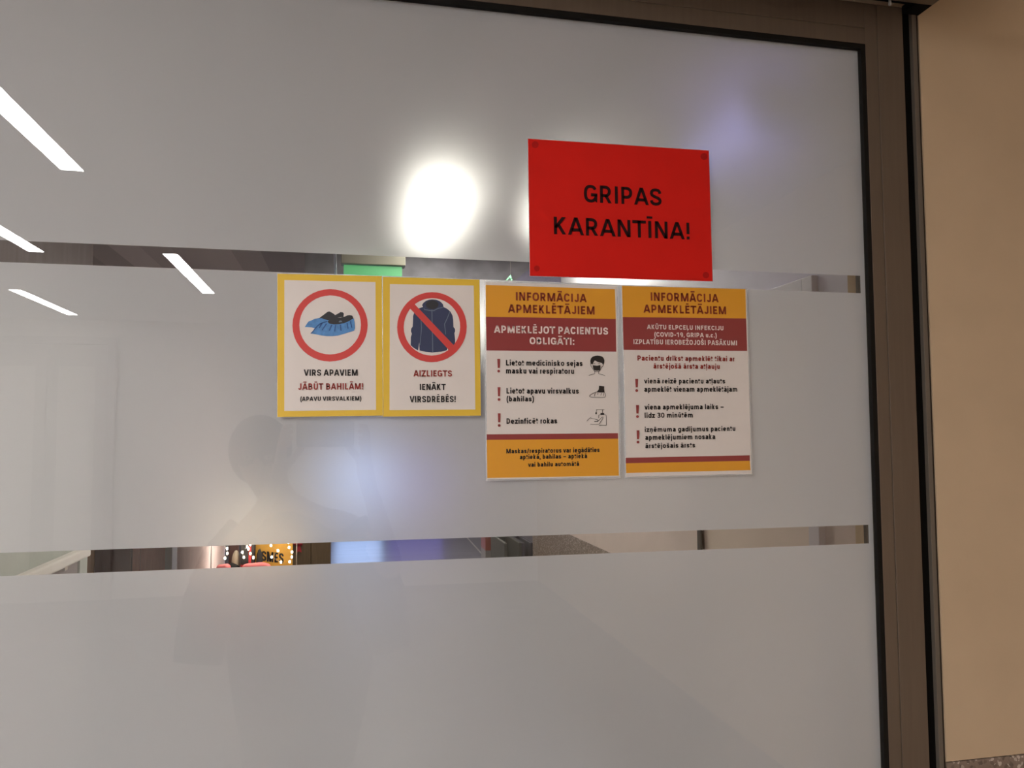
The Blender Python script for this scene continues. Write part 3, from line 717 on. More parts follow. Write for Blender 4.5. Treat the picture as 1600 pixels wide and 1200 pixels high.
  text=[('INFORMĀCIJA', 'o', -59.41, 56.39, 276.74, 13.33), ('APMEKLĒTĀJIEM', 'o', -71.86, 68.94, 257.57, 12.66), ('AKŪTU ELPCEĻU INFEKCIJU', 'w', -66.83, 63.46, 231.62, 7.02), ('(COVID-19, GRIPA u.c.)', 'w', -54.73, 51.46, 219.89, 7.12), ('IZPLATĪBU IEROBEŽOJOŠI PASĀKUMI', 'w', -89.55, 86.33, 207.65, 7.69), ('Pacientu drīkst apmeklēt tikai ar', 'm', -83.68, 81.14, 181.83, 8.07), ('ārstējošā ārsta atļauju', 'm', -57.45, 55.04, 169.5, 7.98), ('vienā reizē pacientu atļauts', 'k', -73.33, 63.83, 146.09, 7.84), ('apmeklēt vienam apmeklētājam', 'k', -73.6, 84.35, 133.14, 8.13), ('viena apmeklējuma laiks –', 'k', -73.76, 59.92, 105.32, 7.9), ('līdz 30 minūtēm', 'k', -73.72, 6.65, 92.44, 7.88), ('izņēmuma gadījumus pacientu', 'k', -74.07, 79.11, 70.53, 7.56), ('apmeklējumiem nosaka', 'k', -73.7, 44.01, 58.1, 7.85), ('ārstējošais ārsts', 'k', -73.97, 9.49, 45.21, 7.63)],
  poly={
   'amber_top': [(-106.3, 299.0), (104.2, 299.6), (103.9, 251.6), (-106.3, 250.0)],
   'maroon_top': [(-106.3, 250.0), (103.9, 251.6), (104.1, 198.9), (-105.8, 198.5)],
   'maroon_low': [(-105.9, 31.1), (103.2, 31.3), (103.0, 22.5), (-105.8, 22.6)],
   'amber_low': [(-105.8, 22.6), (103.0, 22.5), (103.7, 7.5), (-105.7, 7.7)],
   'bang0': [(-87.9, 153.3), (-83.3, 153.3), (-84.2, 139.9), (-87.5, 139.9)],
   'dot0': [(-83.7, 135.0), (-83.9, 134.2), (-84.4, 133.5), (-85.1, 133.0), (-86.0, 132.8), (-86.9, 133.0), (-87.6, 133.5), (-88.1, 134.2), (-88.3, 135.0), (-88.1, 135.8), (-87.6, 136.5), (-86.8, 137.0), (-85.9, 137.2), (-85.1, 137.0), (-84.3, 136.5), (-83.8, 135.8)],
   'bang1': [(-87.5, 112.6), (-82.9, 112.5), (-83.8, 99.3), (-87.2, 99.3)],
   'dot1': [(-83.3, 94.5), (-83.5, 93.7), (-84.0, 93.0), (-84.7, 92.5), (-85.6, 92.3), (-86.5, 92.5), (-87.2, 93.0), (-87.7, 93.7), (-87.8, 94.5), (-87.7, 95.3), (-87.2, 96.0), (-86.4, 96.5), (-85.5, 96.6), (-84.7, 96.5), (-83.9, 96.0), (-83.5, 95.3)],
   'bang2': [(-87.5, 73.2), (-83.0, 73.2), (-83.8, 59.8), (-87.2, 59.8)],
   'dot2': [(-83.3, 54.9), (-83.5, 54.1), (-84.0, 53.4), (-84.8, 53.0), (-85.7, 52.8), (-86.5, 53.0), (-87.2, 53.5), (-87.7, 54.2), (-87.9, 55.0), (-87.7, 55.8), (-87.2, 56.5), (-86.5, 57.0), (-85.6, 57.1), (-84.7, 56.9), (-84.0, 56.5), (-83.5, 55.8)],
  }),
 'red': dict(base=(0.4234, 0.2393), rot=0.0088, w=302.21, h=215.15,
  text=[('GRIPAS', 'k', -62.47, 66.33, 119.25, 27.53), ('KARANTĪNA!', 'k', -111.8, 112.6, 66.79, 27.27)],
  poly={
   'dot0': [(-133.5, 205.9), (-133.8, 204.2), (-134.6, 202.6), (-135.8, 201.3), (-137.3, 200.5), (-139.1, 200.1), (-140.8, 200.3), (-142.3, 200.9), (-143.5, 202.1), (-144.2, 203.6), (-144.5, 205.2), (-144.2, 206.9), (-143.4, 208.5), (-142.2, 209.8), (-140.7, 210.7), (-138.9, 211.0), (-137.2, 210.8), (-135.7, 210.2), (-134.5, 209.0), (-133.7, 207.5)],
   'dot1': [(147.6, 204.4), (147.3, 202.6), (146.4, 200.9), (145.0, 199.6), (143.3, 198.7), (141.4, 198.3), (139.5, 198.5), (137.8, 199.2), (136.5, 200.4), (135.7, 201.9), (135.4, 203.7), (135.8, 205.5), (136.7, 207.1), (138.0, 208.5), (139.8, 209.4), (141.6, 209.8), (143.5, 209.6), (145.2, 208.9), (146.5, 207.7), (147.3, 206.1)],
   'dot2': [(144.6, 10.3), (144.2, 8.7), (143.4, 7.2), (142.2, 6.0), (140.6, 5.3), (138.9, 5.0), (137.2, 5.2), (135.6, 5.9), (134.4, 7.0), (133.7, 8.5), (133.4, 10.1), (133.7, 11.7), (134.6, 13.2), (135.8, 14.3), (137.4, 15.1), (139.1, 15.4), (140.8, 15.2), (142.3, 14.5), (143.6, 13.4), (144.3, 11.9)],
   'dot3': [(-134.8, 12.8), (-135.0, 11.4), (-135.7, 10.1), (-136.7, 9.1), (-138.0, 8.4), (-139.5, 8.1), (-140.9, 8.3), (-142.2, 8.9), (-143.2, 9.9), (-143.8, 11.2), (-144.0, 12.6), (-143.8, 14.0), (-143.1, 15.3), (-142.1, 16.3), (-140.8, 17.0), (-139.4, 17.2), (-137.9, 17.0), (-136.7, 16.4), (-135.7, 15.4), (-135.0, 14.2)],
  }),
}

def mmpts(pts): return [(a / 1000, b / 1000) for a, b in pts]
def notice(key, name, label, cat, lam, sheet_m, y0=-.0006):
    P = POSTERS[key]
    t = empty(name, (P['base'][0], y0, GZ + P['base'][1]), (0, -P['rot'], 0))
    tag(t, label, cat, 'paper notices on the glass door')
    w, h = P['w'] / 1000, P['h'] / 1000
    if lam:
        mb = MB(); mb.box((-w / 2, -.0002, 0), (w / 2, .0001, h), M['laminate']); mb.build('laminate_margin', t)
    i = lam
    mb = MB(); mb.box((-w / 2 + i, -.0006, i), (w / 2 - i, -.0002, h - i), sheet_m)
    return t, P, mb, w, h
L1, L2, L3, L4 = -.0008, -.0010, -.0012, -.0014
def lettering(P, t, inkmap, weight=.2, blocks=None):
    k = 0
    for name, n in blocks or (('lettering', 99),):
        mb = MB()
        for s, c, x0, x1, zb, cap in P['text'][k:k + n]:
            put_text(mb, s, M[inkmap[c]], x0 / 1000, x1 / 1000, zb / 1000, cap / 1000, L4, weight)
        mb.build(name, t)
        k += n
    for k in range(3):
        if 'bang%d' % k in P['poly']:
            mb = MB(); mb.prism(mmpts(P['poly']['bang%d' % k]), L4, L3, M['p_maroon']); mb.prism(mmpts(P['poly']['dot%d' % k]), L4, L3, M['p_maroon'])
            mb.build('exclamation_mark', t)
INK = dict(k='p_black', m='p_redtext', o='p_brown', w='p_white')

# shoe-cover notice
t, P, mb, w, h = notice('shoe', 'shoe_cover_notice', 'yellow-bordered notice with blue shoe covers inside a red ring', 'notice', .0006, M['p_yellow'])
mb.prism(mmpts(P['poly']['inner']), L1, -.0006, M['paper']); mb.build('sheet', t)
lettering(P, t, INK)
mb = MB(); mb.ring(mmpts(P['poly']['ring_out']), mmpts(P['poly']['ring_in']), L2, L1, M['p_redring']); mb.build('red_ring', t)
mb = MB()
for k, mm_, y in (('back_cover', 'p_blue', L2), ('back_shoe', 'p_shoe', L2 - .00005), ('front_cover', 'p_blue', L3), ('front_shoe', 'p_shoe', L3 - .00005), ('logo', 'p_grey', L4)):
    mb.prism(mmpts(P['poly'][k]), y, L1, M[mm_])
for k in range(1, 8): mb.prism(mmpts(P['poly']['wr%d' % k]), L4, L3, M['p_blue_dark'])
pts = mmpts(P['poly']['front_cover'])
for a, b in zip(pts[:6], pts[1:7]):
    d = Vector((b[0] - a[0], b[1] - a[1])).normalized() * .0006
    mb.prism([(a[0] - d.y, a[1] + d.x), (b[0] - d.y, b[1] + d.x), (b[0] + d.y, b[1] - d.x), (a[0] + d.y, a[1] - d.x)], L4, L3, M['p_blue_dark'])
mb.build('shoe_cover_picture', t)

# coat notice
t, P, mb, w, h = notice('coat', 'coat_notice', 'yellow-bordered notice with a crossed-out dark blue jacket', 'notice', .0006, M['p_yellow'], -.0010)
mb.prism(mmpts(P['poly']['inner']), L1, -.0006, M['paper']); mb.build('sheet', t)
lettering(P, t, INK)
mb = MB(); mb.prism(mmpts(P['poly']['jacket']), L2, L1, M['p_navy']); mb.prism(mmpts(P['poly']['hood']), L2 - .00005, L1, M['p_shoe'])
for k in ('zip', 'collar', 'seam_l', 'seam_r'): mb.prism(mmpts(P['poly'][k]), L2 - .0001, L1, M['p_grey'])
mb.build('jacket_picture', t)
mb = MB(); mb.ring(mmpts(P['poly']['ring_out']), mmpts(P['poly']['ring_in']), L3, L1, M['p_redring']); mb.prism(mmpts(P['poly']['slash']), L3 + .00004, L1, M['p_redring']); mb.build('prohibition_ring', t)

def stroke(mb, pts, wd, m, y=L3):
    for a, b in zip(pts[:-1], pts[1:]):
        dx, dz = b[0] - a[0], b[1] - a[1]
        l = math.hypot(dx, dz) or 1
        ex, ez = dx / l * wd * .4, dz / l * wd * .4
        nx, nz = -dz / l * wd / 2, dx / l * wd / 2
        mb.prism([(a[0] - ex - nx, a[1] - ez - nz), (b[0] + ex - nx, b[1] + ez - nz), (b[0] + ex + nx, b[1] + ez + nz), (a[0] - ex + nx, a[1] - ez + nz)], y, L1, m)
def bands(P, mb):
    for k, m in (('amber_top', 'p_amber'), ('maroon_top', 'p_maroon'), ('maroon_low', 'p_maroon'), ('amber_low', 'p_amber')):
        mb.prism(mmpts(P['poly'][k]), L1, -.0006, M[m])
# visitor information, with pictograms
t, P, mb, w, h = notice('info', 'visitor_notice', 'amber and maroon visitor notice with mask, overshoe and hand pictograms', 'notice', .0022, M['paper'])
bands(P, mb); mb.build('sheet', t)
lettering(P, t, INK, blocks=(('title_lettering', 2), ('subtitle_lettering', 2), ('mask_rule', 2), ('overshoe_rule', 2), ('hand_rule', 1), ('footer_lettering', 3)))
def icon(name, solids, lines, wd=.0006):
    mb = MB()
    for k in solids: mb.prism(mmpts(P['poly'][k]), L3, L1, M['p_black'])
    for k in lines: stroke(mb, mmpts(P['poly'][k]), wd, M['p_black'])
    mb.build(name, t)
icon('masked_face_pictogram', ('hair', 'mask'), ('l_face', 'l_face2', 'l_chin', 'l_brow', 'l_brow2'))
icon('overshoe_pictogram', ('boot',), ('l_cover', 'l_c2', 'l_c3', 'l_c4', 'l_c5'))
icon('hand_gel_pictogram', ('cap', 'drop'), ('l_pump', 'l_pump2', 'l_spout', 'l_bot', 'l_hand', 'l_hand2'))
# visiting rules
t, P, mb, w, h = notice('rules', 'visiting_rules_notice', 'amber and maroon notice of visiting rules in text only, rightmost on the door', 'notice', .0018, M['paper'])
bands(P, mb); mb.build('sheet', t)
lettering(P, t, INK, blocks=(('title_lettering', 2), ('subtitle_lettering', 3), ('red_rule', 2), ('visitor_rule', 2), ('time_rule', 2), ('exception_rule', 3)))
# quarantine sheet
t, P, mb, w, h = notice('red', 'quarantine_notice', 'bright red sheet with black capital lettering, above the other notices', 'notice', .0008, M['red_paper'], -.0030)
mb.build('sheet', t)
lettering(P, t, dict(k='red_black'), .165)
for k in range(4):
    mb = MB(); mb.prism(mmpts(P['poly']['dot%d' % k]), L1, -.0006, M['red_patch']); mb.build('adhesive_patch', t)

# ---------------------------------------------------------------- ceiling lights, visitors' side
def strip_light(x, ya, yb, label, dm='strip', z=CE, w=.088, group='linear ceiling lights of the corridor'):
    t = tag(empty('ceiling_light', (x, (ya + yb) / 2, z)), label, 'ceiling light', group)
    l = abs(yb - ya) / 2; q = w / 2
    mb = MB(); mb.box((-q, -l, -.006), (q, l, -.003), M[dm]); mb.build('diffuser', t)
    mb = MB()
    for lo, hi in (((-q - .006, -l - .006, -.007), (-q, l + .006, -.0005)), ((q, -l - .006, -.007), (q + .006, l + .006, -.0005)),
                   ((-q, -l - .006, -.007), (q, -l, -.0005)), ((-q, l, -.007), (q, l + .006, -.0005)), ((-q, -l, -.003), (q, l, -.0005))):
        mb.box(lo, hi, M['lamp_frame'])
    mb.build('housing', t)
    return t
LS = 'white linear ceiling light mirrored in the glass, '
strip_light(-1.115, -2.338, -.98, LS + 'the largest and topmost streak')
strip_light(-1.050, -5.245, -3.875, LS + 'beside the top of the shoe notice')
strip_light(-1.815, -3.965, -2.60, LS + 'touching the upper clear band')
strip_light(-2.445, -6.63, -5.345, LS + 'the lowest and thinnest streak')
for x, ya, yb, l in ((-2.445, -2.50, -1.14, 'near the glass, left of the topmost mirrored streak'), (-3.15, -2.55, -1.2, 'far to the left near the glass, not mirrored in it'), (-3.95, -5.2, -3.85, 'far to the left, half way down the corridor'), (-4.6, -6.7, -5.35, 'in the far left corner of the corridor')):
    strip_light(x, ya, yb, 'added unseen ceiling light ' + l)  # fill strips outside the mirrored part, added for more light from the left

# ---------------------------------------------------------------- the photographer, mirrored in the glass
def skin(name, J, B, m, parent=None, sub=1):
    keys = list(J)
    me = bpy.data.meshes.new(name)
    me.from_pydata([J[k][0] for k in keys], [(keys.index(a), keys.index(b)) for a, b in B], [])
    me.materials.append(m)
    o = bpy.data.objects.new(name, me)
    COL.objects.link(o)
    if parent: o.parent = parent
    s = o.modifiers.new('skin', 'SKIN'); s.use_smooth_shade = True
    for i, k in enumerate(keys):
        r = J[k][1]
        me.skin_vertices[0].data[i].radius = r if isinstance(r, tuple) else (r, r)
        me.skin_vertices[0].data[i].use_root = (i == 0)
    d = o.modifiers.new('smooth', 'SUBSURF'); d.levels = d.render_levels = sub
    return o
who = tag(empty('person', (0, 0, 0)), 'person in a long loose dark top holding up a phone, mirrored faintly in the glass', 'person')
J = dict(
    pelvis=((-.14, -1.52, .86), (.13, .095)), waist=((-.14, -1.525, .98), (.125, .085)), chest=((-.145, -1.52, 1.13), (.145, .095)),
    collar=((-.165, -1.505, 1.26), (.09, .07)), neck=((-.205, -1.485, 1.335), .048), jaw=((-.235, -1.455, 1.40), (.058, .066)),
    face=((-.262, -1.455, 1.475), (.074, .092)), crown=((-.28, -1.47, 1.545), (.058, .07)),
    shoulder_r=((.02, -1.50, 1.245), .055), elbow_r=((.155, -1.37, 1.11), .043), wrist_r=((.075, -1.235, 1.375), .027), palm_r=((.055, -1.205, 1.44), (.034, .018)),
    shoulder_l=((-.315, -1.50, 1.225), .055), elbow_l=((-.435, -1.38, 1.09), .043), wrist_l=((-.235, -1.235, 1.33), .027), palm_l=((-.19, -1.205, 1.43), (.034, .018)),
    hip_r=((-.08, -1.52, .80), .08), knee_r=((-.07, -1.50, .46), .055), ankle_r=((-.065, -1.53, .09), .04), toe_r=((-.06, -1.40, .045), .034),
    hip_l=((-.20, -1.52, .80), .08), knee_l=((-.205, -1.50, .46), .055), ankle_l=((-.21, -1.53, .09), .04), toe_l=((-.22, -1.40, .045), .034))
B = [('pelvis', 'waist'), ('waist', 'chest'), ('chest', 'collar'), ('collar', 'neck'), ('neck', 'jaw'), ('jaw', 'face'), ('face', 'crown'),
     ('collar', 'shoulder_r'), ('shoulder_r', 'elbow_r'), ('elbow_r', 'wrist_r'), ('wrist_r', 'palm_r'),
     ('collar', 'shoulder_l'), ('shoulder_l', 'elbow_l'), ('elbow_l', 'wrist_l'), ('wrist_l', 'palm_l'),
     ('pelvis', 'hip_r'), ('hip_r', 'knee_r'), ('knee_r', 'ankle_r'), ('ankle_r', 'toe_r'), ('pelvis', 'hip_l'), ('hip_l', 'knee_l'), ('knee_l', 'ankle_l'), ('ankle_l', 'toe_l')]
# fingers close round the phone's ends
for s, px, base in (('r', .034, (.052, -1.200, 1.455)), ('l', -.146, (-.185, -1.200, 1.445))):
    sg = 1 if s == 'r' else -1
    for n, (dz, ln) in enumerate(((.085, .9), (.068, 1.0), (.050, .95), (.034, .8))):
        k = 'finger%d_%s' % (n, s)
        z = 1.485 + dz
        J[k + 'a'] = ((px + sg * .028, -1.198, z - .012), .0105)
        J[k + 'b'] = ((px + sg * .022, -1.166, z), .0092)
        J[k + 'c'] = ((px + sg * (.018 - .018 * ln), -1.1535, z + .004), .0078)
        B += [('palm_' + s, k + 'a'), (k + 'a', k + 'b'), (k + 'b', k + 'c')]
    J['thumb_%sa' % s] = ((px + sg * .01, -1.215, 1.47), .012)
    J['thumb_%sb' % s] = ((px - sg * .02, -1.190, 1.505), .0105)
    J['thumb_%sc' % s] = ((px - sg * .035, -1.184, 1.53), .009)
    B += [('palm_' + s, 'thumb_%sa' % s), ('thumb_%sa' % s, 'thumb_%sb' % s), ('thumb_%sb' % s, 'thumb_%sc' % s)]
skin('body', J, B, M['skin'], who, 1)
# long loose dark top with wide drooping sleeves
prof = ((1.305, -.183, -1.49, .062, .058), (1.26, -.165, -1.50, .13, .09), (1.20, -.15, -1.505, .20, .12), (1.08, -.142, -1.51, .222, .135), (.95, -.135, -1.515, .232, .145), (.80, -.130, -1.515, .222, .15),
        (.62, -.132, -1.515, .19, .15), (.44, -.137, -1.515, .158, .145), (.425, -.137, -1.515, .150, .138))
mb = MB(); V, F, N = [], [], 36
for z, cx, cy, rx, ry in prof:
    for k in range(N):
        a = 2 * math.pi * k / N
        q = 1 + (.025 * math.sin(7 * a) if z < 1 else 0)
        V.append((cx + rx * q * math.cos(a), cy + ry * q * math.sin(a), z))
for i in range(len(prof) - 1):
    for k in range(N): F.append((i * N + k, (i + 1) * N + k, (i + 1) * N + (k + 1) % N, i * N + (k + 1) % N))
mb.add(V, F, M['shirt'], True); mb.build('long_top', who)
for s in (-1, 1):
    c = -.145
    pts = [(c + s * .15, -1.50, 1.225), (c + s * .215, -1.475, 1.15), (c + s * .255, -1.43, 1.04), (c + s * .275, -1.40, .93), (c + s * .285, -1.385, .865)]
    mb = MB(); mb.tube(pts, .07, M['shirt'], 18, False, [.085, .085, .082, .076, .068]); mb.build('sleeve', who)
J = dict(belt=((-.14, -1.52, .86), (.15, .115)), hr=((-.08, -1.52, .78), .09), kr=((-.07, -1.50, .46), .07), ar=((-.065, -1.525, .10), .055),
         hl=((-.20, -1.52, .78), .09), kl=((-.205, -1.50, .46), .07), al=((-.21, -1.525, .10), .055))
skin('trousers', J, [('belt', 'hr'), ('hr', 'kr'), ('kr', 'ar'), ('belt', 'hl'), ('hl', 'kl'), ('kl', 'al')], M['trousers'], who, 2)
for x, dx in ((-.065, .005), (-.21, -.01)):
    mb = MB(); mb.blob((x + dx * .6, -1.455, .045), (.045, .13, .045), M['black_felt'], 20, 12); mb.build('shoe', who)
def hairfn(d):
    if d.y > .35 and d.z < .45: return .84
    return 1.0 + .05 * math.sin(9 * d.x) * (1 - abs(d.z))
mb = MB(); mb.blob((-.268, -1.475, 1.50), (.098, .112, .112), M['hair'], 28, 18, hairfn); mb.build('hair', who)
hc = Vector((-.262, -1.455, 1.475))
for sx in (-1, 1):
    mb = MB(); mb.blob(hc + Vector((sx * .031, .081, .004)), (.013, .009, .008), M['eye'], 12, 8); mb.blob(hc + Vector((sx * .031, .0885, .004)), (.005, .003, .005), M['black_felt'], 8, 6); mb.build('eye', who)
    mb = MB(); mb.blob(hc + Vector((sx * .080, -.012, -.006)), (.012, .022, .032), M['skin'], 12, 8); mb.build('ear', who)
mb = MB(); mb.blob(hc + Vector((0, .094, -.022)), (.014, .018, .024), M['skin'], 12, 8); mb.build('nose', who)
mb = MB(); mb.blob(hc + Vector((.006, .074, -.058)), (.024, .010, .007), M['lips'], 12, 8); mb.build('mouth', who)
ph = tag(empty('smartphone', (-.056, -1.1665, 1.55)), 'dark smartphone held up sideways by the person mirrored in the glass', 'phone')
mb = MB(); mb.box((-.081, -.0042, -.0375), (.081, .0042, .0375), M['phone']); mb.build('case', ph, bevel=.004)
mb = MB(); mb.lathe([(.0055, 0), (.0055, .0012), (.0035, .0014)], M['eye'], n=20); o = mb.build('lens', ph); o.location = (.056, .0042, 0); o.rotation_euler = (-math.pi / 2, 0, 0)
mb = MB(); mb.lathe([(.003, 0), (.003, .0010), (.002, .0011)], M['white_plastic'], n=16); o = mb.build('flash', ph); o.location = (.040, .0042, .010); o.rotation_euler = (-math.pi / 2, 0, 0)

# ---------------------------------------------------------------- the lobby behind the glass
LX0, LX1, HX0, HX1, HY = -1.28, 1.30, -6.0, 6.0, 12.8
mb = MB(); mb.box((HX0, .22, -.12), (HX1, HY + .1, 0), M['lobby_floor']); struct('floor_lobby', mb, 'glossy grey stone floor of the lobby behind the glass')
mb = MB(); mb.box((HX0, .22, CE), (HX1, HY + .1, CE + .12), M['plank_ceiling']); struct('ceiling_lobby', mb, 'dark grey plank ceiling behind the upper clear band')
mb = MB(); mb.box((HX0 - .1, HY, 0), (HX1 + .1, HY + .1, CE), M['wall_white']); struct('wall_far', mb, 'pale far wall of the hall behind the glass')
mb = MB(); mb.box((HX0 - .1, .22, 0), (HX0, HY, CE), M['wall_pink']); struct('wall_west', mb, 'pinkish wall at the left end of the hall')
mb = MB(); mb.box((HX1, .22, 0), (HX1 + .1, HY, CE), M['wall_pink']); struct('wall_east', mb, 'pinkish wall at the right end of the hall')
mb = MB(); mb.box((LX0 - .15, .22, .97), (LX0, 3.2, 2.15), M['wall_green']); mb.box((LX0 - .15, .22, 2.15), (LX0, 3.2, CE), M['fascia']); mb.box((LX0 - .15, .22, 0), (LX0, 3.2, .97), M['wall_mauve'])
struct('wall_lobby_left', mb, 'side wall left of the lower clear band, grey green above and mauve below the rail')
mb = MB(); mb.box((LX0, 3.10, 0), (LX0 + .012, 3.212, 2.3), M['wall_green']); mb.box((LX0 - .15, 3.2, 0), (LX0, 3.212, 2.3), M['wall_green']); struct('trim_6', mb, 'pale corner guard at the end of the side wall with the handrail', .002)
# right side wall with a door in it
DY0, DY1, DZ = .86, 1.585, 1.94
mb = MB()
mb.box((LX1, .22, 1.5), (LX1 + .15, DY0, CE), M['wall_white']); mb.box((LX1, DY1, 1.5), (LX1 + .15, 4.3, CE), M['wall_white'])
mb.box((LX1, .22, .95), (LX1 + .15, DY0, 1.5), M['wall_pink']); mb.box((LX1, DY1, .95), (LX1 + .15, 4.3, 1.5), M['wall_pink'])
mb.box((LX1, .22, 0), (LX1 + .15, DY0, .95), M['dado']); mb.box((LX1, DY1, 0), (LX1 + .15, 4.3, .95), M['dado']); mb.box((LX1, DY0, DZ), (LX1 + .15, DY1, CE), M['wall_white'])
struct('wall_lobby_right', mb, 'whitish side wall behind the right half of the glass')
d2 = tag(empty('door_2', (LX1, (DY0 + DY1) / 2, 0)), 'beige door with a lavender white frame in the right side wall behind the glass', kind='structure')
hl = (DY1 - DY0) / 2
mb = MB(); mb.box((.010, -hl, 0), (.05, hl, DZ), M['door_leaf']); lf = mb.build('leaf', d2)
mb = MB(); mb.box((-.02, -hl - .05, 0), (.05, -hl, DZ + .05), M['frame_white']); mb.box((-.02, -hl, DZ), (.05, hl, DZ + .05), M['frame_white']); mb.build('door_frame', d2, .002)
mb = MB(); mb.box((-.006, hl, 0), (.05, hl + .03, DZ + .05), M['dark_metal']); mb.build('shade_toned_jamb', d2, .002)  # shade of the jamb's reveal put into its dark colour
mb = MB(); mb.tube([(.010, .28, 1.0), (-.04, .28, 1.0), (-.04, .17, 1.0)], .009, M['pale_steel']); mb.build('door_handle', lf)
a, b = at(1341.5, 440, .05), at(1352.5, 440, .05)
mb = MB(); mb.box((a.x, .05, 0), (b.x, .058, 2.3), M['post']); struct('trim_7', mb, 'dark brown upright seen behind the right end of the glass')
mb = MB(); mb.box((-1.45, .05, 0), (-1.362, .20, 2.33), M['slot']); struct('trim_8', mb, 'dark filler beside the left door stile')
# handrail on the left wall
t = tag(empty('handrail', (LX0, 1.7, .985)), 'pale handrail along the left side wall, seen slanting through the lower clear band', 'handrail')
mb = MB(); mb.box((.03, -1.35, -.022), (.075, 1.35, .024), M['wall_cream']); mb.build('rail', t, bevel=.008)
for y in (-1.1, 0, 1.1):
    mb = MB(); mb.box((0, y - .02, -.05), (.045, y + .02, -.02), M['pale_steel']); mb.build('bracket', t, bevel=.003)
# lamps
strip_light(.43, 3.30, 2.20, 'linear ceiling light glowing as the bright blurred spot left of the red sheet', 'spot_strip', CE, .10, 'lights behind the frosted glass')
for x, ya, yb, l in ((.0, 7.0, 5.6, 'behind the shoe cover notice'), (1.25, 7.0, 5.6, 'behind the visitor notice'), (.6, 9.3, 7.9, 'behind the coat notice, farthest of all')):
    strip_light(x, ya, yb, 'added fill light deep in the hall, hidden ' + l, 'lobby_fill_strip', CE, .10, 'lights behind the frosted glass')  # unseen strips added behind the notices to brighten the hall
strip_light(1.05, 2.95, 2.30, 'short added fill light hidden behind the red sheet', 'lobby_fill_strip', CE, .10, 'lights behind the frosted glass')  # unseen strip added to brighten the right side wall
t = tag(empty('wall_lamp', (LX1, 1.15, 2.50)), 'bluish tube lamp glowing softly through the film above right of the red sheet', 'lamp', 'lights behind the frosted glass')
mb = MB(); mb.box((-.03, -.30, -.03), (0, .30, .03), M['lamp_frame']); mb.build('housing', t, bevel=.004)
mb = MB(); mb.tube([(-.095, -.24, 0), (-.095, .24, 0)], .062, M['uv'], 24); mb.build('tube', t)
for y in (-.255, .255):
    mb = MB(); mb.box((-.165, y - .014, -.068), (-.03, y + .014, .068), M['lamp_frame']); mb.build('socket', t)
# exit sign on its ceiling bracket
a, b = at(533, 413, 3.0), at(633, 413, 3.0)
xs = [at(537, 420, 3).x, at(628, 420, 3).x]
t = tag(empty('exit_sign', ((a.x + b.x) / 2, 3.0, CE)), 'green lit exit sign under an olive grey housing, behind the upper clear band', 'exit sign')
hw = (b.x - a.x) / 2; zh = a.z - CE
mb = MB(); mb.box((-hw, -.03, zh), (hw, .05, zh + .10), M['olive_metal']); mb.build('housing', t, bevel=.003)
mb = MB(); mb.box((xs[0] - (a.x + b.x) / 2, -.012, zh - .20), (xs[1] - (a.x + b.x) / 2, .008, zh - .004), M['exit_green']); mb.build('lit_panel', t)
for x in (-hw * .7, hw * .7):
    mb = MB(); mb.tube([(x, .01, zh + .10), (x, .01, -.001)], .006, M['pale_steel']); mb.build('bracket', t)
p = at(521.5, 400, 3.05); q = at(527, 430, 3.05)
t = tag(empty('lit_edge_rod', (p.x, 3.05, CE)), 'thin rod coloured pale as a lit edge, just left of the exit sign', 'rod')
mb = MB(); mb.tube([(0, 0, -.001), (q.x - p.x, 0, q.z - CE - .25)], .0085, M['pole']); mb.build('rod', t)  # brightness of a lit edge put into the rod's pale colour
# concrete beam across the lobby, violet light on it put into a facing's colour
a, b = at(476, 410, 3.55), at(1078, 440, 3.55)
mb = MB(); mb.box((a.x, 3.55, 2.36), (LX1, 3.85, CE), M['concrete']); struct('beam_lobby', mb, 'grey concrete beam behind the upper clear band')
pts = [at(*q, 3.5) for q in ((800, 442), (827, 420), (1075, 421), (1075, 452), (800, 452))]
c0 = sum((q.x for q in pts)) / 5
t = tag(empty('violet_lit_facing', (c0, 3.52, 2.40)), 'beam facing with violet light put into its colour, slanted end left of the red sheet', 'cloth')
mb = MB(); mb.prism([(q.x - c0, q.z - 2.40) for q in pts], -.018, .02, M['concrete_violet_light']); mb.build('cloth', t)
pts = [at(*q, 3.4) for q in ((786, 443), (797.5, 429.5), (802, 443))]
c = at(796, 438, 3.4)
t = tag(empty('hanging_ornament', (c.x, 3.4, CE)), 'small green foil triangle hanging beside the top of the visitor notice', 'ornament')
out = [(q.x - c.x, q.z - CE) for q in pts]
cx, cz = sum(q[0] for q in out) / 3, sum(q[1] for q in out) / 3
mb = MB(); mb.ring(out, [(cx + (x - cx) * .55, cz + (z - cz) * .55) for x, z in out], -.004, .004, M['green_foil']); mb.build('triangle', t)
mb = MB(); mb.tube([(out[1][0], 0, out[1][1] - .004), (out[1][0], 0, -.001)], .0007, M['wire'], 6); mb.build('thread', t)

# ---- furniture seen in the lower clear band
def xr(a, b, Y): return at(a, 870, Y).x, at(b, 870, Y).x
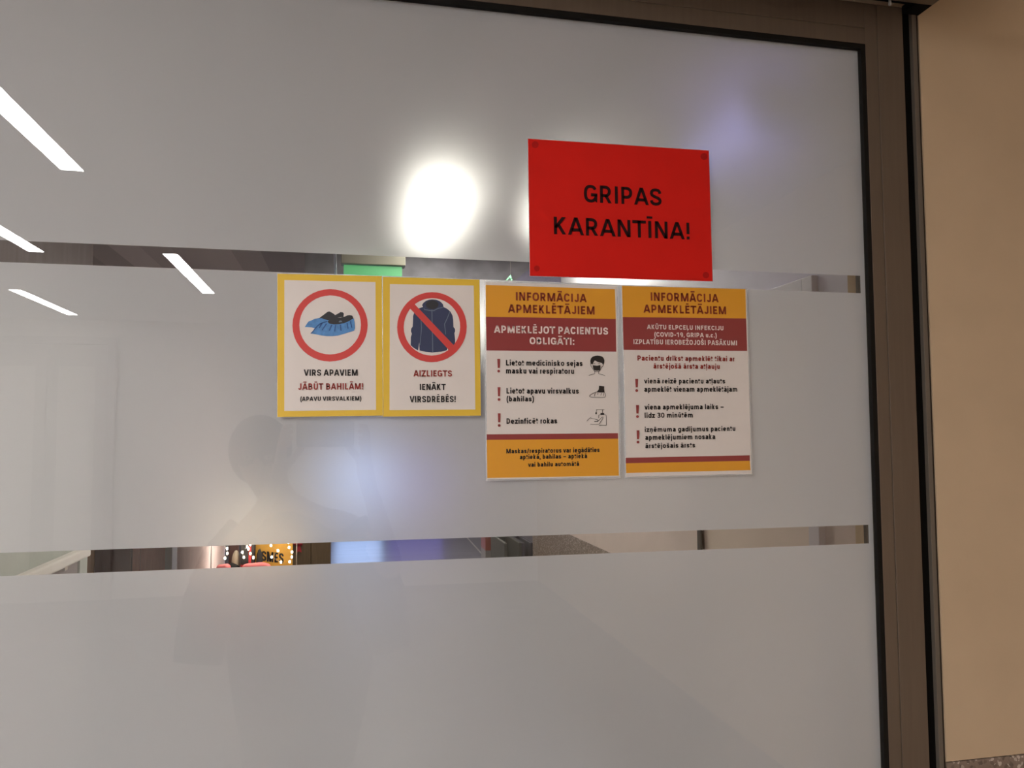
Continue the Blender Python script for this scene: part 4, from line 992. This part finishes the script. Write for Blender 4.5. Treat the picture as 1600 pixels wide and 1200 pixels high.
# dark cupboard
x0, x1 = xr(134, 205, 7.0); xm = at(147, 870, 7).x
t = tag(empty('dark_cupboard', ((x0 + x1) / 2, 7.25, 0)), 'dark brown cupboard with a tan edge, leftmost in the lower clear band', 'cupboard')
c = (x0 + x1) / 2
mb = MB(); mb.box((x0 - c, -.22, .06), (x1 - c, .24, 1.9), M['dark_wood']); mb.box((x0 - c + .02, -.18, 0), (x1 - c - .02, .2, .06), M['dark_metal']); mb.build('body', t)
mb = MB(); mb.box((x0 - c, -.25, .06), (xm - c, -.221, 1.9), M['tan']); mb.build('tan_edge', t)
mb = MB(); mb.box((xm - c + .004, -.245, .07), (x1 - c, -.221, 1.89), M['dark_wood']); dd = mb.build('door', t, bevel=.003)
mb = MB(); mb.tube([(x1 - c - .05, -.245, .9), (x1 - c - .05, -.275, .92), (x1 - c - .05, -.275, 1.08), (x1 - c - .05, -.245, 1.1)], .006, M['pale_steel']); mb.build('handle', dd)
# reddish cupboard beside it
x0, x1 = xr(206, 269, 7.0); xm = at(258, 870, 7).x; xk = at(219, 870, 7).x; c = (x0 + x1) / 2
t = tag(empty('red_brown_cupboard', (c, 7.25, 0)), 'reddish brown cupboard with a grey right edge, beside the dark one', 'cupboard')
mb = MB(); mb.box((x0 - c + .001, -.22, .06), (x1 - c, .24, 1.9), M['grey_panel']); mb.box((x0 - c + .02, -.18, 0), (x1 - c - .02, .2, .06), M['dark_metal']); mb.build('body', t)
for u, v in ((x0 - c + .003, xk - c - .003), (xk - c + .003, xm - c)):
    mb = MB(); mb.box((u, -.245, .07), (v, -.221, 1.89), M['red_wood']); mb.build('door', t, bevel=.003)
mb = MB(); mb.box((xm - c, -.250, .06), (x1 - c, -.221, 1.9), M['grey_panel']); mb.build('grey_edge', t)
# steel column
x0, x1 = xr(270, 346, 6.5); c = (x0 + x1) / 2; r = (x1 - x0) / 2
mb = MB(); mb.lathe([(r + .02, .001), (r + .02, .10), (r, .11), (r, CE - .001)], M['steel'], (c, 6.5 + r, 0), 48); struct('column_1', mb, 'round pinkish steel column in the lower clear band, left of the fairy lights')
# olive cupboard
x0, x1 = xr(455, 516, 7.2); c = (x0 + x1) / 2
t = tag(empty('olive_cupboard', (c, 7.45, 0)), 'olive brown cupboard between the fairy lights and the blue floor reflection', 'cupboard')
mb = MB(); mb.box((x0 - c, -.22, .06), (x1 - c, .24, 1.5), M['olive_wood']); mb.box((x0 - c + .02, -.18, 0), (x1 - c - .02, .2, .06), M['dark_metal']); mb.build('body', t)
for u, v in ((x0 - c + .003, -.002), (.002, x1 - c - .003)):
    mb = MB(); mb.box((u, -.243, .07), (v, -.221, 1.49), M['olive_wood']); mb.build('door', t, bevel=.003)
p = at(466, 848, 7.19)
t = tag(empty('red_rosette', (p.x, 7.19, p.z)), 'crimson cloth rosette fixed on the olive brown cupboard', 'rosette')
mb = MB(); mb.blob((0, 0, 0), (.05, .02, .035), M['red_cloth'], 20, 10, lambda d: 1 + .15 * math.sin(6 * math.atan2(d.z, d.x))); mb.build('knot', t)
mb = MB(); mb.prism([(-.02, -.02), (.02, -.02), (.035, -.10), (.01, -.085), (-.015, -.10)], -.004, .004, M['red_cloth']); mb.build('ribbon', t)

# ---- gift stand with fairy lights
SY = 5.0
x0, x1 = xr(334, 459, SY); c = (x0 + x1) / 2; TZ = .50
t = tag(empty('display_table', (c, SY + .15, 0)), 'low wooden table under the pink plush cushions and the golden board', 'table')
hw = (x1 - x0) / 2 + .03
mb = MB(); mb.box((-hw, -.25, TZ - .03), (hw, .30, TZ), M['tan']); mb.build('table_top', t, bevel=.003)
for sx in (-1, 1):
    for y in (-.22, .27):
        mb = MB(); mb.box((sx * (hw - .03) - .02, y - .02, 0), (sx * (hw - .03) + .02, y + .02, TZ - .03), M['tan']); mb.build('leg', t)
tc = tag(empty('added_tablecloth', (c, SY - .262, TZ)), 'added pink cloth down the table front, for the pink glow in the film', 'added_tablecloth')  # unseen cloth added to tint the film pink
mb = MB(); V, F = [], []
for i in range(61):
    u = -hw + 2 * hw * i / 60
    for z, k in ((-.004, .2), (-.20, .7), (-.46, 1.0)): V.append((u, .012 * k * math.sin(i * .9) - .004, z))
for i in range(60):
    for k in range(2): F.append((i * 3 + k, i * 3 + k + 1, i * 3 + k + 4, i * 3 + k + 3))
mb.add(V, F, M['pink_cloth'], True); o = mb.build('cloth', tc)
sd = o.modifiers.new('thickness', 'SOLIDIFY'); sd.thickness = .002
# hanging frame for the lights
t = tag(empty('light_frame', (c, SY + .014, TZ)), 'thin metal frame on the table from which the fairy lights hang', 'frame')
mb = MB(); mb.tube([(-hw + .01, 0, .001), (-hw + .01, 0, .62), (hw - .01, 0, .62), (hw - .01, 0, .001)], .004, M['wire'], 8); mb.build('rod', t)
random.seed(5)
strands = [(350, 18, 7), (394, 9, 8), (381, 11, 6), (431, 16, 6), (453, 6, 8)]
SL = ['leftmost strand, over the small pink cushion', 'right strand over the dark gift box', 'left strand over the dark gift box', 'strand in front of the black letters', 'rightmost strand, at the edge of the golden board']
for (px, spread, n), sl in zip(strands, SL):
    base = at(px, 870, SY)
    t = tag(empty('fairy_lights', (base.x, SY, TZ + .62)), 'string of warm fairy lights, ' + sl, 'fairy lights', 'fairy lights on the gift stand')
    pts = [(0, .006, 0)]
    k = 0
    zz = -.30
    bl = []
    w = spread / 2 / 1228 * 6.15
    for j in range(n + 6):
        zz = -.06 - j * (((.46 if px in (431, 453) else .415)) / (n + 5))
        xx = random.uniform(-w, w)
        pts.append((xx, random.uniform(-.03, -.008) + (-.03 if px == 394 else 0), zz)); bl.append(pts[-1])
    mb = MB(); mb.tube(pts, .0012, M['wire'], 6); mb.build('wire', t)
    first = None
    for q in bl:
        if first is None:
            mb = MB(); mb.blob((0, 0, 0), (.007, .007, .010), M['bulb'], 10, 7); first = mb.build('bulb', t); first.location = q
        else:
            o2 = first.copy(); COL.objects.link(o2); o2.parent = t; o2.location = q
# golden board with lettering
x0, x1 = xr(396, 457, SY + .12); c = (x0 + x1) / 2; hw = (x1 - x0) / 2
t = tag(empty('lettered_board', (c, SY + .14, TZ)), 'golden yellow board with black capital letters behind the fairy lights', 'board')
mb = MB(); mb.box((-hw, -.008, .001), (hw, .008, .40), M['banner']); mb.build('board', t, bevel=.002)
p0, p1, pt = at(405, 876, SY + .13), at(443, 880.5, SY + .13), at(405, 860, SY + .13)
mb = MB(); V0 = MB(); put_text(V0, 'ISMES', M['black_felt'], p0.x - c, p1.x - c, p0.z - TZ, pt.z - p0.z, -.0095, .2)
sl = (p1.z - p0.z) / (p1.x - p0.x)
mb.add([(x, y, z + (x - p0.x + c) * sl) for x, y, z in V0.v], V0.f, M['black_felt']); mb.build('lettering', t)
# plush cushions, felt things, box
def lump(name, part, label, cat, px0, px1, py, Y, depth, m, group=None, fn=None):
    a, b = at(px0, py, Y), at(px1, py, Y)
    h = (a.z + b.z) / 2 - TZ
    t = tag(empty(name, ((a.x + b.x) / 2, Y, TZ)), label, cat, group)
    mb = MB(); mb.blob((0, 0, h / 2 + .001), ((b.x - a.x) / 2, depth / 2, h / 2), m, 24, 16, fn); mb.build(part, t)
    return t
puff = lambda d: (1.0 / max(abs(d.x) ** 4 + abs(d.z) ** 4, .2) ** .25) * (1 - .12 * abs(d.y)) * (1 + .03 * math.sin(7 * d.x))
t = lump('plush_cushion', 'cushion', 'small pink plush cushion under the leftmost fairy lights', 'cushion', 338, 361, 882, SY - .08, .11, M['plush'], 'pink plush cushions', puff)
mb = MB(); mb.blob((-.02, -.06, .03), (.018, .008, .014), M['grey_felt'], 12, 8); mb.build('pale_patch', t)
lump('plush_cushion', 'cushion', 'wide pink plush cushion below the black letters', 'cushion', 378, 424, 880, SY - .09, .12, M['plush'], 'pink plush cushions', puff)
t = lump('felt_boot', 'shaft', 'grey and black felt boot between the two pink cushions', 'boot', 362, 376, 860, SY + .085, .09, M['grey_felt'])
mb = MB(); mb.blob((-.015, -.02, .05), (.045, .06, .05), M['black_felt'], 16, 10); mb.build('black_foot', t)
lump('felt_bag', 'bag', 'dark brown felt bag standing behind the grey felt boot', 'bag', 358, 374, 838, SY + .19, .06, M['brown_felt'], fn=puff)
lump('felt_pompom', 'pompom', 'round black felt pompom in front of the golden board', 'pompom', 400.5, 411, 858, SY + .05, .06, M['black_felt'], fn=lambda d: 1 + .05 * math.sin(11 * d.x + 7 * d.z))
x0, x1 = xr(377, 398, SY + .05); c = (x0 + x1) / 2; zt = at(387, 838, SY).z
t = tag(empty('gift_box', (c, SY + .06, TZ)), 'dark gift box with a crimson ribbon behind the wide pink cushion', 'box')
mb = MB(); mb.box(((x0 - x1) / 2, -.04, .001), ((x1 - x0) / 2, .04, zt - TZ), M['black_felt']); mb.build('box', t, bevel=.003)
mb = MB(); mb.box((.008, -.0415, .001), (.026, .0415, zt - TZ + .001), M['red_cloth']); mb.box(((x0 - x1) / 2 - .001, -.0415, .06), ((x1 - x0) / 2 + .001, .0415, .085), M['red_cloth']); mb.build('ribbon', t)

# ---- screens added across the hall for the blue and violet glow
def screen(name, label, xa, xb, z0, z1, m, Y=12.6):
    x0, x1 = at(xa, 745, Y).x, at(xb, 745, Y).x; c = (x0 + x1) / 2; w = (x1 - x0) / 2
    t = tag(empty(name, (c, Y, 0)), label, 'screen', 'added screens across the hall')
    mb = MB()
    mb.box((-w - .04, 0, z0 - .04), (w + .04, .06, z0), M['dark_metal']); mb.box((-w - .04, 0, z1), (w + .04, .06, z1 + .04), M['dark_metal'])
    mb.box((-w - .04, 0, z0), (-w, .06, z1), M['dark_metal']); mb.box((w, 0, z0), (w + .04, .06, z1), M['dark_metal'])
    mb.box((-w - .04, -.05, 0), (-w + .06, .1, z0 - .04), M['dark_metal']); mb.box((w - .06, -.05, 0), (w + .04, .1, z0 - .04), M['dark_metal']); mb.build('frame', t)
    mb = MB(); mb.box((-w, .02, z0), (w, .05, z1), M[m]); mb.build('display', t)
screen('added_screen', 'made-up bluish screen for the glow through the film below the coat notice', 524, 597, .32, 1.25, 'blue_light')
screen('added_screen', 'made-up dim violet screen to tint the floor right of the blue reflection', 606, 692, .25, 1.15, 'violet_light')
# floor inlay
def onfloor(px, py):
    d = at(px, py, 0) - Vector(CAM); t = -CAM[2] / d.z
    return Vector(CAM) + d * t
a, b = onfloor(728, 838), onfloor(757, 870)
mb = MB(); mb.add([(a.x - .012, a.y, .001), (a.x + .012, a.y, .001), (b.x + .012, b.y, .001), (b.x - .012, b.y, .001)], [(0, 1, 2, 3)], M['pale_steel']); struct('trim_9', mb, 'thin pale inlay line in the violet part of the floor')
# brick red kiosk
x0, x1 = xr(758.5, 777, 6.0); c = (x0 + x1) / 2; w = (x1 - x0) / 2; zb = at(768, 860, 6).z
t = tag(empty('kiosk', (c, 6.12, 0)), 'narrow brick red kiosk on a grey base beside the grey pillar', 'kiosk')
mb = MB(); mb.box((-w, -.12, 0), (w, .12, zb), M['kiosk_grey']); mb.build('base', t, bevel=.003)
mb = MB(); mb.box((-w, -.12, zb), (w, .12, 1.35), M['kiosk']); mb.build('cabinet', t, bevel=.003)
x0, x1 = xr(777.5, 787, 5.4)
mb = MB(); mb.box((x0, 5.4, 0), (x1, 5.52, CE), M['pillar']); struct('column_2', mb, 'slim lavender grey pillar in the lower clear band')
# two armchairs by the end of the side wall
def armchair(name, label, xa, xb, body, top, Y=4.62):
    x0, x1 = at(xa, 850, Y).x, at(xb, 850, Y).x; c = (x0 + x1) / 2; w = (x1 - x0) / 2
    za = at((xa + xb) / 2, 848.5, Y).z
    t = tag(empty(name, (c, Y + .3, 0)), label, 'armchair', 'armchairs by the side wall')
    mb = MB(); mb.box((-w + .004, -.29, .10), (w - .004, .29, .42), M[body]); mb.build('seat', t, bevel=.01)
    for s in (-1, 1):
        mb = MB(); mb.box((s * w - (.022 if s > 0 else 0), -.30, .08), (s * w + (0 if s > 0 else .022), .26, za), M[body]); mb.build('arm', t, bevel=.004)
        for y in (-.26, .25):
            mb = MB(); mb.box((s * (w - .02) - .012, y - .012, 0), (s * (w - .02) + .012, y + .012, .081), M['dark_metal']); mb.build('leg', t)
    mb = MB(); mb.box((-w + .024, .18, .42), (w - .024, .28, za), M[body]); mb.build('lower_back', t, bevel=.004)
    mb = MB(); mb.box((-w + .024, .17, za), (w - .024, .28, .95), M[top]); mb.build('backrest', t, bevel=.006)
armchair('armchair', 'olive black armchair with a brown backrest, left of the pair', 788, 815, 'olive_fabric', 'brown_fabric')
armchair('armchair', 'navy black armchair with a pale backrest, next to the side wall', 816, 833, 'navy_fabric', 'beige_fabric')
